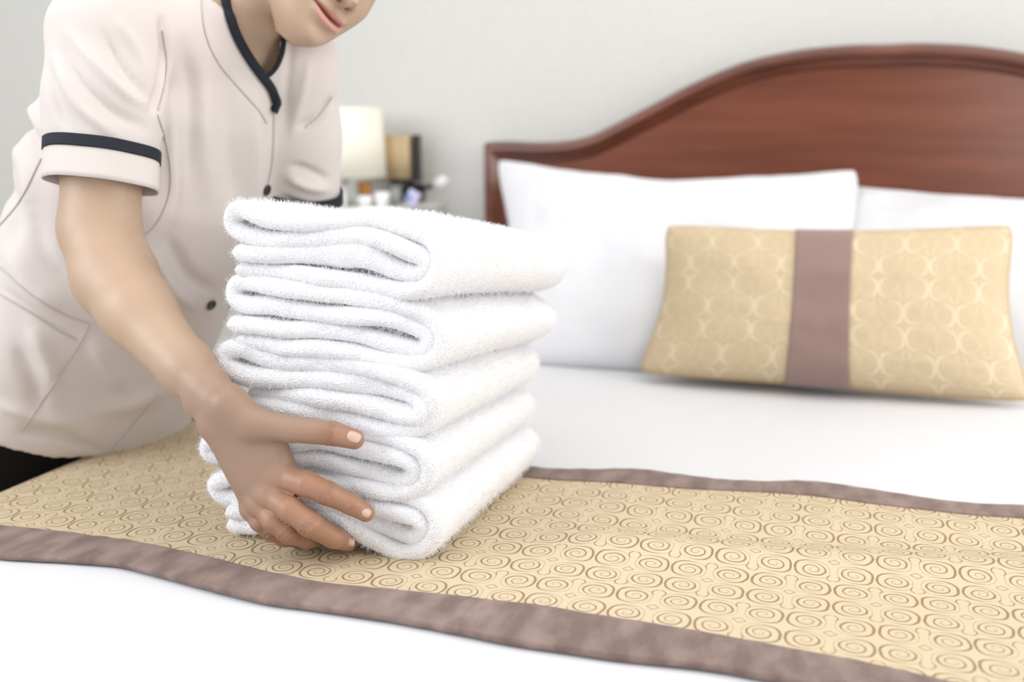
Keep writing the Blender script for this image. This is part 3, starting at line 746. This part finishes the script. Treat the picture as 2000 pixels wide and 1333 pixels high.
# ---- face relief in the head frame
q = hl(VB); x, y, z = q.T; fm = sm((y-.035)/.02)*(np.abs(x) < .08)*(z > -.125)*(z < .12)
ax_ = np.abs(x); dy = np.zeros(len(VB))
nose = np.interp(z, [-.052, -.044, -.036, -.02, .0, .022], [0, .015, .0235, .0170, .009, .0])
nw = np.interp(z, [-.05, -.038, -.015, .02], [.0115, .0105, .0085, .007]); dy += nose*g(x, nw)
dy += .0075*g(ax_-.0135, .0065)*g(z+.0395, .008)                     # alae
dy -= .0065*g(ax_-.0075, .0035)*g(z+.0455, .0032)                     # nostrils
zc_m = -.0685+.0035*(ax_/.025)**2                                      # smiling mouth line
lw = np.clip(1-(ax_/.0265)**2, 0, 1)
dy += .0050*np.sqrt(lw)*g(z-(zc_m+.0052), .0042)+.0062*np.sqrt(lw)*g(z-(zc_m-.0062), .0050)
dy -= .0040*np.sqrt(np.clip(1-(ax_/.028)**2, 0, 1))*g(z-zc_m, .0016)
dy -= .0035*g(ax_-.0275, .004)*g(z+.0645, .005)                       # mouth corners
dy -= .0028*g(z+.0855, .006)*g(x, .016)                              # below lower lip
dy += .0045*g(z+.103, .012)*g(x, .018)                               # chin
dy -= .0012*g(x, .003)*g(z+.057, .006)                               # philtrum
dy += .0085*g(ax_-.043, .018)*g(z+.034, .024)                         # cheek
dy -= .0050*g(ax_-.031, .014)*g(z-.004, .010)                        # eye socket
dy += .0028*g(ax_-.031, .009)*g(z-.002, .0055)
dy += .0025*g(ax_-.028, .016)*g(z-.022, .007)
VB = VB+np.outer(dy*fm, fh)
ear = 0
# ---- creases over finger joints and wrist
def crease(V, c, axis, across, gaps, depth, w, rad):
    d = V-c; r = np.linalg.norm(d, axis=1); s = d@axis; side = d@dors; o = np.zeros(len(V))
    for k in gaps: o -= depth*np.exp(-((s-k-.15*np.abs(d@across))/w)**2)
    return o*np.exp(-(r/rad)**4)*sm((side+.002)/.004)
D = np.zeros(len(VB)); hs = handsel(VB); CR = np.zeros(len(VB))
for nm, (qq, rr) in fingers.items():
    for ji, gp, rad, dp in ((2, (-.0026, 0, .0026), .0100, .00085), (3, (-.0012, .0012), .008, .0005)):
        if nm == 'thumb' and ji == 3: continue
        axf = nrm(qq[ji]-qq[ji-1]); acr = nrm(np.cross(axf, dors)); cv = crease(VB, qq[ji], axf, acr, gp, dp, .0009, rad*1.55); D += cv; CR += cv/dp
D += .0000
NB = vnormals(VB, FB); VB = VB+NB*(D*hs)[:, None]
# tendons on the back of the hand
D = np.zeros(len(VB))
for nm in ('index', 'middle', 'ring', 'little'):
    a = e_w+fdir*.02; b = fingers[nm][0][0]; d = b-a; t = np.clip(((VB-a)@d)/(d@d), 0, 1); pr_ = VB-a-t[:, None]*d; pr_ = pr_-np.outer(pr_@dors, dors)
    D += .0011*np.exp(-(np.linalg.norm(pr_, axis=1)/.0032)**2)*sm(t*3)*sm((1-t)*6)
VB = VB+NB*(D*hs*sm((NB@dors-.2)/.4))[:, None]
person = empty('person', (float(HIP[0]), float(HIP[1]), 0), 'person in a beige short-sleeved uniform with black piping, leaning over the bed holding the towels', 'person')
Fl = [list(q_) if q_[2] != q_[3] else list(q_[:3]) for q_ in FB]
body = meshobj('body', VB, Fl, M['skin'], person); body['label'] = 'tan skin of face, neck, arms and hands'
# skin tone: lips, knuckles, nail beds, with shade painted on hand, nostrils and mouth
q = hl(VB); x, y, z = q.T; ax_ = np.abs(x)
tone = np.tile(np.array([.48, .335, .235]), (len(VB), 1))
lips = np.clip(1-(ax_/.0262)**2, 0, 1)**.5; zc_m = -.0685+.0035*(ax_/.025)**2; dz = z-zc_m
lp = np.where(dz > 0, sm((.0088*lips-dz)/.002), sm((.0115*lips+dz)/.002))*sm(lips*4)*(y > .06)
lc = np.where((dz > 0)[:, None], np.array([.43, .17, .14]), np.array([.60, .30, .255])); tone = tone*(1-lp[:, None])+lc*lp[:, None]
ml = np.exp(-(dz/.0017)**2)*sm((.029-ax_)/.004)*(y > .06)*(np.abs(x) < .03)
tone = tone*(1-.9*ml[:, None])+np.array([.16, .03, .025])*.9*ml[:, None]  # dark gap between the lips: shade put into the tone
kn = np.zeros(len(VB))
for nm, (qq, rr) in fingers.items():
    kn += .55*np.exp(-(np.linalg.norm(VB-(qq[2]+dors*.008), axis=1)/.0075)**2); kn += .3*np.exp(-(np.linalg.norm(VB-(qq[3]+dors*.007), axis=1)/.006)**2)*(nm != 'thumb')

hd_ = sm(((VB-e_e)@fdir-.16)/.12)*in_box(VB, handbox+[e_e], .05); tone = tone*(1-.75*hd_[:, None])+np.array([.27, .165, .118])*.75*hd_[:, None]  # hand back lies in shade: painted as a darker tone past the wrist
fg = sm(((VB-e_w)@fdir-.06)/.05)*hs; tone = tone*(1-.6*fg[:, None])+np.array([.37, .170, .090])*.6*fg[:, None]
kn = np.clip(kn*1.2, 0, .7)*hs; tone = tone*(1-kn[:, None])+np.array([.225, .105, .062])*kn[:, None]
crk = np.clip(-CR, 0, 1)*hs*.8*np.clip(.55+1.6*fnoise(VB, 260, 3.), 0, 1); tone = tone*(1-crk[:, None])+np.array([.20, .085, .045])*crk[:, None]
for s__ in (-1, 1):
    nk_ = np.exp(-((x-s__*.0075)/.0038)**2-((z+.0462)/.0028)**2)*(y > .07); tone = tone*(1-.85*nk_[:, None])+np.array([.10, .03, .02])*.85*nk_[:, None]  # shade inside the nostrils, put into the tone
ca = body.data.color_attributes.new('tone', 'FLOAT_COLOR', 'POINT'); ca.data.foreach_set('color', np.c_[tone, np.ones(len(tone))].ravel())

# nails
def nail(c, axis, normal, L, Wd, name='fingernail'):
    axis = nrm(axis); normal = nrm(normal-axis*(normal@axis)); ac = np.cross(axis, normal); V = []
    for i in range(13):
        for j in range(13):
            u = -1+i/6; v = -1+j/6; uu = u*math.sqrt(max(0, 1-.32*v*v)); vv = v*math.sqrt(max(0, 1-.42*u**4))
            V.append(c+axis*uu*L/2+ac*vv*Wd/2+normal*(-.0026*vv*vv-.0009*uu*uu*(uu > 0)+.0004))
    o = meshobj(name, V, grid_faces(13, 13), M['nail'], person); s_ = o.modifiers.new('s', 'SOLIDIFY'); s_.thickness = .0006; s_.offset = 0
    o['label'] = 'pale pink fingernail'
bvh_b = BVHTree.FromPolygons([Vector(v) for v in VB], Fl)
def hit(bvh, x_, y_):
    if isinstance(bvh, tuple):
        hs_ = [hit(b, x_, y_) for b in bvh]; hs_ = [h for h in hs_ if h[0] is not None]
        return min(hs_, key=lambda h: np.linalg.norm(h[0]-CAM)) if hs_ else (None, None)
    r = ray(x_, y_); h = bvh.ray_cast(Vector(CAM), Vector(nrm(r))); return (np.array(h[0]), np.array(h[1])) if h[0] else (None, None)
for (nx1, ny1), dirpx, L, Wd in (((1198, 205), (90, 32), .0135, .0105), ((1283, 776), (80, 36), .0105, .0088), ((1160, 1003), (60, 12), .010, .0085)):
    a = c4(nx1, ny1); h0, n0 = hit(bvh_b, *a)
    if h0 is None: continue
    n0 = np.mean([hit(bvh_b, a[0]+dx, a[1]+dy)[1] if hit(bvh_b, a[0]+dx, a[1]+dy)[1] is not None else n0 for dx in (-5, 0, 5) for dy in (-5, 0, 5)], axis=0)
    nail(h0+n0*.0006, RT*dirpx[0]-UP*dirpx[1], n0, L, Wd)

# ---- hair and eyes (above the frame edge, seen only from other places)
def hair_sdf(p):
    q_ = hl(p); v = head_sdf(p)-.007; cut = q_[:, 1]-(.045+.35*(q_[:, 2]-.03)) ; return np.maximum(np.maximum(v, cut), -.04-q_[:, 2]+.0)
def hair2(p):
    b = np.linalg.norm(p-hw_(0, -.115, .02), axis=-1)-.035; return smin(hair_sdf(p), b, .01)
VH, FH = surface(hair2, HC-.17, HC+.17, .006)
hair = meshobj('hair', VH, FH, M['hair'], person)
for s_ in (-1, 1):
    c = hw_(s_*.031, .077, .002); V_, F_ = lathe([(.001, -.011)]+[(.0115*math.sin(a), -.0115*math.cos(a)) for a in np.linspace(.2, math.pi-.2, 9)]+[(.001, .011)], (0, 0, 0), 16)
    V_ = np.array(V_); V_ = c+np.outer(V_[:, 0], sh_)+np.outer(V_[:, 1], uh)*.45+np.outer(V_[:, 2], fh)*.6
    meshobj('eye', V_, F_, M['button'], person)
    bp_ = np.array([hw_(s_*(.018+.022*t), .083-.010*t*t, .021+.004*math.sin(t*3)) for t in np.linspace(0, 1, 8)])
    meshobj('eyebrow', *tube(bp_, .0018, 6), M['hair'], person)

# ------------------------------------------------------------------ uniform tunic
sl_dir = nrm(e_e-e_s); cuffc = P(190, 318, 1.150); sl_end = e_s+sl_dir*(.142)
slx = nrm(RT-sl_dir*(RT@sl_dir)); sly = np.cross(sl_dir, slx)
l_dir = nrm(l_e-l_s); ll_end = l_s+l_dir*.184
def sleeve(p, a, b, r0, r1, r2, k=.02):
    m_ = a*.5+b*.5; v = chain(p, [a, m_, b], [r0, r1, r2], k); d = nrm(b-a); return np.maximum(v, (p-b)@d)
def tunic_sdf(p):
    o = torso_sdf(p, 1.0, .05, 1.0)
    # right sleeve, shoulder cap
    ra = sleeve(p, e_s+Ax*.0, sl_end, .064, .0625, .0585)
    rl = sleeve(p, l_s, ll_end, .060, .058, .0565)
    o = smin(o, ra, .012); o = smin(o, rl, .015)
    o = smin(o, chain(p, [e_s, NECK-Ax*.045], [.058, .05], .02), .02); o = smin(o, chain(p, [l_s, NECK-Ax*.045], [.055, .05], .02), .02)
    return o
lo_ = np.min([HIP-Ax*.17*LT, e_s, l_s, sl_end, ll_end], axis=0)-.22; hi_ = np.max([HIP, e_s, l_s, NECK, ll_end], axis=0)+.2
VT, FT = surface(tunic_sdf, lo_, hi_, .0045)
VT = relax(VT, FT, 6, .5)
NT = vnormals(VT, FT)
folds = [
 ([(130, 60), (190, 130), (250, 185), (285, 205)], 9, .004), ([(120, 95), (170, 170), (225, 220), (285, 250)], 9, -.004), ([(105, 110), (140, 190), (185, 235), (230, 262)], 10, .004),
 ([(95, 130), (105, 180), (120, 225), (135, 250)], 9, -.0035), ([(230, 40), (270, 100), (300, 170)], 10, .003), ([(200, 60), (240, 130), (290, 190)], 7, -.003),
 ([(55, 130), (60, 200), (80, 260)], 10, .005), ([(40, 190), (60, 260), (85, 330)], 9, -.005), ([(20, 260), (50, 330), (60, 400)], 16, .005), ([(0, 330), (30, 400), (30, 480)], 14, -.004),
 ([(318, 40), (326, 110), (318, 170), (302, 215)], 8, -.014), ([(298, 300), (292, 380)], 7, -.008), ([(330, 180), (334, 280), (336, 370)], 9, .003),
 ([(350, 250), (348, 380), (330, 450), (285, 520)], 5, -.002), ([(400, 120), (395, 250), (410, 400)], 22, .005), ([(360, 80), (372, 200), (365, 330)], 14, -.004), ([(440, 160), (450, 300), (470, 420)], 20, -.004), ([(490, 190), (500, 300), (505, 420)], 16, .004),
 ([(285, 480), (330, 560), (380, 600)], 14, .006), ([(280, 510), (320, 590), (350, 640)], 12, -.006), ([(330, 470), (370, 540), (420, 570)], 14, -.005),
 ([(570, 60), (562, 150), (558, 240)], 9, -.003), ([(600, 120), (585, 200), (570, 260)], 9, .003), ([(645, 190), (620, 230), (585, 250)], 8, -.006),
 ([(570, 325), (600, 332), (640, 350)], 7, -.007), ([(560, 345), (600, 365), (640, 372)], 9, .006), ([(548, 385), (580, 398), (610, 412)], 7, -.004),
 ([(20, 480), (60, 560), (120, 600)], 22, .006), ([(60, 420), (90, 500), (150, 560)], 20, -.005), ([(0, 560), (80, 620), (150, 660)], 6, -.003),
 ([(60, 640), (90, 700), (110, 760)], 18, .005), ([(30, 680), (60, 740), (80, 800)], 16, -.005), ([(180, 660), (210, 720), (240, 760)], 20, .005), ([(0, 790), (60, 810), (140, 830)], 12, .005), ([(40, 840), (120, 850), (190, 880)], 10, -.005),
 ([(250, 620), (280, 680), (330, 730)], 20, -.005), ([(200, 800), (260, 790), (320, 760)], 16, .004)]
VT = foldlines(VT, NT, [(a_, b_, c_*(1.5 if abs(c_) < .007 else 1)) for a_, b_, c_ in folds])
VT = VT+NT*(fnoise(VT, 7, 2.)*.005+fnoise(VT, 16, 5.)*.002)[:, None]
# neckline opening
pxT = pix(VT); NT = vnormals(VT, FT)
poly = [(436, -80), (441, 0), (450, 40), (467, 82), (491, 120), (512, 145), (522, 150), (541, 132), (550, 108), (554, 72), (556, 30), (560, -80)]
def inpoly(p, pl):
    c = np.zeros(len(p), bool); pl = np.array(pl, float)
    for i in range(len(pl)):
        a, b = pl[i], pl[i-1]; w = (a[1] > p[:, 1]) != (b[1] > p[:, 1]); xx = (b[0]-a[0])*(p[:, 1]-a[1])/(b[1]-a[1]+1e-12)+a[0]; c ^= w & (p[:, 0] < xx)
    return c
bvh_t0 = BVHTree.FromPolygons([Vector(v) for v in VT], [list(map(int, q_)) for q_ in FT])
cut = inpoly(pxT, poly) & (NT@BK > -.1)
keep = ~cut[FT].all(1); FT2 = FT[keep]
tunic = meshobj('tunic', VT, FT2, M['tunic'], person); tunic['label'] = 'beige short-sleeved uniform tunic'
s_ = tunic.modifiers.new('s', 'SOLIDIFY'); s_.thickness = .0016; s_.offset = -1
tb_ = np.array(person.location)
def strip(pl, wpx, mat_, name='piping', lift=.0016, n=90, bv=None, thick=.0016, wend=None, label=None):
    pl = catmull(np.array(pl, float), n); T = np.gradient(pl, axis=0); T /= np.linalg.norm(T, axis=1)[:, None]+1e-9; Q = np.stack([-T[:, 1], T[:, 0]], 1)
    bv = bv or bvh_t0; rows = []
    for i, (p_, q_) in enumerate(zip(pl, Q)):
        w = wpx if wend is None else wpx+(wend-wpx)*i/(n-1); r_ = []
        for t in (-.5, -.25, 0, .25, .5):
            h, nn_ = hit(bv, *(p_+q_*w*t)); r_.append(None if h is None else h+nn_*(lift+(thick*(1-(2*t)**2))))
        if any(v is None for v in r_): continue
        rows.append(r_)
    if len(rows) < 4: return None
    A = np.array(rows); # smooth along
    for _ in range(4): A[1:-1] = (A[:-2]+2*A[1:-1]+A[2:])/4
    V_ = A.reshape(-1, 3); Vn = A-0; back = A.copy(); back -= 0
    o = sub(name, V_, grid_faces(len(rows), 5), mat_, tunic, tb_, label=label); s2 = o.modifiers.new('s', 'SOLIDIFY'); s2.thickness = .0012; s2.offset = 0; return o
strip([(554, 66), (553, 76), (549, 104), (540, 128), (527, 143), (514, 150)], 9, M['navy'], label='black neckline piping')
strip([(437, -60), (441, 0), (450, 40), (467, 82), (490, 120), (514, 152), (529, 172), (536, 190), (538, 200)], 18, M['navy'], lift=.0022, bv=(bvh_t0, bvh_b), label='black neckline piping')
strip([(538, 186), (541, 198), (537, 210), (533, 219)], 12, M['navy'], 'neck_loop', lift=.004, label='small black fastening loop')
seams = [[(392, -20), (400, 60), (425, 120), (470, 175), (505, 215), (520, 240)], [(318, 60), (326, 120), (320, 175), (308, 215)], [(308, 225), (330, 300), (332, 370), (310, 430), (278, 465)], [(0, 440), (40, 390), (80, 310)],
         [(0, 522), (60, 575), (120, 612), (176, 633)], [(0, 575), (60, 612), (110, 645), (150, 664)], [(176, 630), (150, 680), (105, 750), (40, 845)], [(536, 215), (530, 330), (500, 430), (445, 600)], [(205, 895), (250, 840), (310, 770)], [(648, 190), (625, 225), (597, 250)]]
for sm_ in seams: strip(sm_, 2.1, M['seam'], 'seam', lift=.0004, thick=.0006)
def button(px_, r_, flat=1.):
    h, n_ = hit(bvh_t0, *px_)
    if h is None: return
    n_ = nrm(n_); a = nrm(np.cross(n_, UP)); b = np.cross(n_, a); V_, F_ = lathe([(.0005, 0), (r_*.9, 0), (r_, .0012), (r_, .0022), (r_*.86, .0032), (r_*.78, .0026), (.0005, .0024)], (0, 0, 0), 28)
    V_ = np.array(V_); V_ = h+n_*.001+np.outer(V_[:, 0], a)+np.outer(V_[:, 1], b)+np.outer(V_[:, 2], n_)
    bo_ = sub('button', V_, F_, M['button'], tunic, tb_, label='round black button')
for pb in ((535, 210), (519, 371), (411, 595)): button(pb, .0075 if pb[1] > 300 else .0055)
# sleeve bands and cuffs: open rings of cloth around the sleeve ends
def ring_band(c, d, xa, ya, ra, rb, s0, s1, mt, name, tilt=0., grow=0., label=None, th_=.0016):
    n1_, n2_ = 72, 8; V_ = []
    for i in range(n1_):
        a = 2*math.pi*i/n1_; w = .0012*math.sin(3*a+1)+.0008*math.sin(7*a)
        for j in range(n2_):
            s = s0+(s1-s0)*j/(n2_-1); r_ = 1+grow*(s-s0)
            V_.append(c+d*(s+tilt*math.cos(a))+xa*(ra*r_+w)*math.cos(a)+ya*(rb*r_+w)*math.sin(a))
    o = sub(name, V_, grid_faces(n1_, n2_, True, False), mt, tunic, tb_, label=label); s2 = o.modifiers.new('s', 'SOLIDIFY'); s2.thickness = th_; s2.offset = 0; return o
ring_band(sl_end, sl_dir, slx, sly, .0600, .0600, -.014, .027, M['tunic'], 'sleeve_cuff', tilt=.003, grow=.2)
ring_band(sl_end, sl_dir, slx, sly, .0615, .0615, -.018, -.005, M['navy'], 'sleeve_band', tilt=.003, label='black band around the sleeve')
lx = nrm(RT-l_dir*(RT@l_dir)); ly = np.cross(l_dir, lx)
ring_band(ll_end, l_dir, lx, ly, .0575, .0575, -.014, .030, M['tunic'], 'sleeve_cuff', tilt=.008, grow=.4)
ring_band(ll_end, l_dir, lx, ly, .0590, .0590, -.020, -.005, M['navy'], 'sleeve_band', tilt=.008, label='black band around the sleeve')

# trousers: hips and legs beside the bed
kn1 = HIP+np.array([-.03, -.02, -.33]); 
def trouser_sdf(p):
    h = HIP+Ax*(-.02*LT); hp_ = h-Sx*.09+np.array([-.09, 0, -.03]); hp2 = h+Sx*.09+np.array([-.16, .0, -.03])
    f1 = np.array([hp_[0]-.02, hp_[1]-.04, .04]); f2 = np.array([hp2[0]-.02, hp2[1]+.04, .04])
    o = smin(chain(p, [hp_, (hp_+f1)/2, f1], [.105, .085, .07], .03), chain(p, [hp2, (hp2+f2)/2, f2], [.105, .085, .07], .03), .02)
    o = smin(o, cone(p, h-Sx*.07+np.array([-.07, 0, 0]), h+Sx*.05+np.array([-.09, 0, 0]), .12, .12), .04); return o
lo_ = HIP+np.array([-.35, -.35, -HIP[2]-.04]); hi_ = HIP+np.array([.3, .4, .2])
V_, F_ = surface(trouser_sdf, lo_, hi_, .012)
tr = meshobj('trousers', V_, F_, M['trouser'], person); tr['label'] = 'black trousers'

# ------------------------------------------------------------------ shelf beside the headboard and the things on it
SZ = .862; SY = 2.33
M['cream'] = mat('pale_shelf_paint', (.74, .73, .70), .5); M['ceramic'] = mat('white_glazed_china', (.80, .81, .84), .25, Coat_Weight=.3)
M['orange'] = mat('amber_glass', (.55, .24, .05), .25); M['tan'] = add_colnoise(mat('tan_pleated_shade', (.55, .42, .24), .8), (.42, .30, .15), (.62, .49, .31), 60, (1, 1, .02), .35, .65)
M['darkm'] = mat('dark_metal', (.03, .028, .03), .4, Metallic=.5); M['pale_metal'] = mat('pale_metal_cap', (.62, .62, .60), .4); M['lilac'] = mat('lilac_wrapper', (.52, .50, .72), .5); M['blue'] = mat('blue_wrapper', (.12, .22, .45), .5)
M['glassy'] = mat('clear_tumbler_glass', (.85, .88, .88), .08, Transmission_Weight=.85)
sr = PY(826, 405, SY)[0]
shelf = empty('wall_shelf', (-1.35, SY, SZ), 'pale wall shelf left of the headboard holding lamps and cups', 'shelf')
bevel(meshobj('shelf_board', *box(-1.80, sr, SY-.11, WY, SZ-.03, SZ), M['cream'], shelf, False), .004)
for bx in (-1.7, sr-.12): bevel(meshobj('bracket', *box(bx-.01, bx+.01, SY-.06, WY, SZ-.12, SZ-.03), M['cream'], shelf, False), .003)
def onshelf(px_, y_): return np.array([PY(px_, 380, y_)[0], y_, SZ])
# cream lamp
b = onshelf(664, 2.28); zt_ = PY(700, 211, 2.28)[2]; zb_ = PY(700, 346, 2.28)[2]
lamp = empty('table_lamp', tuple(b), 'table lamp with large cream cloth shade on the wall shelf', 'lamp')
o = meshobj('lamp_shade', lathe([(.112, zb_-SZ), (.103, zt_-SZ)], b, 64)[0], [q_ for q_ in lathe([(.112, zb_-SZ), (.103, zt_-SZ)], b, 64)[1][:64]], M['lampshade'], lamp); s_ = o.modifiers.new('s', 'SOLIDIFY'); s_.thickness = .002
meshobj('base', *lathe([(.03, 0), (.03, .008), (.012, .018), (.010, .04), (.024, .06), (.024, .075), (.009, .10), (.006, zt_-SZ-.03), (.001, zt_-SZ-.03)], b, 32), M['pale_metal'], lamp)
# tan pleated lamp behind, dark edge and dark foot
b = onshelf(784, 2.415); zt2 = PY(780, 266, 2.415)[2]; zb2 = PY(780, 349, 2.415)[2]
lamp2 = empty('table_lamp', tuple(b), 'smaller lamp with tan pleated shade and dark foot, behind the cream one', 'lamp')
n_ = 96; V_ = []
for z_ in (zb2, zt2):
    for k in range(n_):
        a = 2*math.pi*k/n_; r_ = (.055 if z_ == zb2 else .052)*(1+.03*(k % 2)); V_.append((b[0]-.018+r_*math.cos(a), b[1]+r_*.8*math.sin(a)-.0, z_))
o = meshobj('lamp_shade', V_, [(k, (k+1) % n_, n_+(k+1) % n_, n_+k) for k in range(n_)], M['tan'], lamp2); s_ = o.modifiers.new('s', 'SOLIDIFY'); s_.thickness = .002
rx = b[0]-.018+.057
bevel(meshobj('frame_rod', *box(rx-.001, rx+.008, b[1]-.02, b[1]+.02, zb2-.005, zt2+.003), M['darkm'], lamp2, False), .002)
meshobj('foot', *lathe([(.012, 0), (.016, .006), (.010, .02), (.010, .03), (.026, zb2-SZ-.028), (.031, zb2-SZ-.004), (.006, zb2-SZ), (.005, zt2-SZ-.03), (.001, zt2-SZ-.03)], b, 28), M['darkm'], lamp2)
def cupat(px_, y_, r_, h_, mt, name, label, cat, group=None, open_=True):
    b_ = onshelf(px_, y_); pr_ = [(r_*.62, 0), (r_*.7, .003), (r_*.95, h_*.5), (r_, h_), (r_*.93, h_), (r_*.86, h_*.5), (r_*.5, .008), (.0005, .007)]
    o_ = meshobj(name, (np.array(lathe(pr_, b_, 32)[0])-b_), lathe(pr_, b_, 32)[1], mt); o_.location = b_; return tag(o_, label, cat, group)
cupat(746, 2.27, .019, .034, M['ceramic'], 'cup', 'white china cup on the shelf, right one of the pair', 'cup', 'china cups on the shelf')
cupat(712, 2.25, .018, .026, M['ceramic'], 'cup', 'white china cup on the shelf, left one of the pair', 'cup', 'china cups on the shelf')
cupat(712, 2.31, .017, .055, M['orange'], 'candle_holder', 'amber glass holder behind the white cups under the cream lamp', 'candle holder')
cupat(772, 2.31, .016, .05, M['glassy'], 'drinking_glass', 'clear glass on the shelf between cups and dark lamp foot', 'glass')
b = onshelf(660, 2.226); pr_ = [(.019, 0), (.021, .003), (.021, .034), (.016, .046), (.009, .052), (.009, .057), (.011, .058), (.011, .065), (.0005, .066)]
o = meshobj('bottle', np.array(lathe(pr_, b, 28)[0])-b, lathe(pr_, b, 28)[1], M['ceramic']); o.location = b; tag(o, 'white bottle on the shelf beside the left sleeve', 'bottle')
b = onshelf(800, 2.26)
def rotbox(c, sx, sy, sz, a, mt, name, parent=None, tiltx=0):
    V_, F_ = box(-sx/2, sx/2, -sy/2, sy/2, 0, sz); V_ = np.array(V_); ca_, sa_ = math.cos(a), math.sin(a)
    V_ = np.stack([V_[:, 0]*ca_-V_[:, 2]*sa_, V_[:, 1], V_[:, 0]*sa_+V_[:, 2]*ca_], 1); V_[:, 2] -= V_[:, 2].min(); V_ = V_+np.array(c) if parent else V_
    o_ = meshobj(name, V_, F_, mt, parent, False); bevel(o_, .002); 
    if not parent: o_.location = tuple(c)
    return o_
pk = empty('sweet_packet', tuple(b), 'small lilac and blue packet leaning at the right end of the shelf', 'packet')
rotbox(b, .030, .012, .034, -.5, M['lilac'], 'wrapper', pk); 
rotbox(b+np.array([-.004, -.0075, .014]), .014, .003, .012, -.5, M['blue'], 'blue_label', pk)
# reading lamp arm
a0 = PY(806, 376, 2.44); a1 = PY(852, 361, 2.30); a2 = PY(866, 356, 2.27)
rl = empty('reading_lamp', tuple(a0), 'slim dark wall reading lamp with pale round head beside the shelf', 'lamp')
meshobj('arm', *tube(np.array([a0*(1-t)+a1*t for t in np.linspace(0, 1, 8)]), .0055, 12), M['darkm'], rl)
meshobj('wall_plate', *box(a0[0]-.02, a0[0]+.02, a0[1]-.004, WY, a0[2]-.02, a0[2]+.02), M['darkm'], rl, False)
meshobj('head', *tube(np.array([a1, a1*.7+a2*.3, a2, a2*1.15-a1*.15]), [.008, .014, .016, .012], 16), M['pale_metal'], rl)
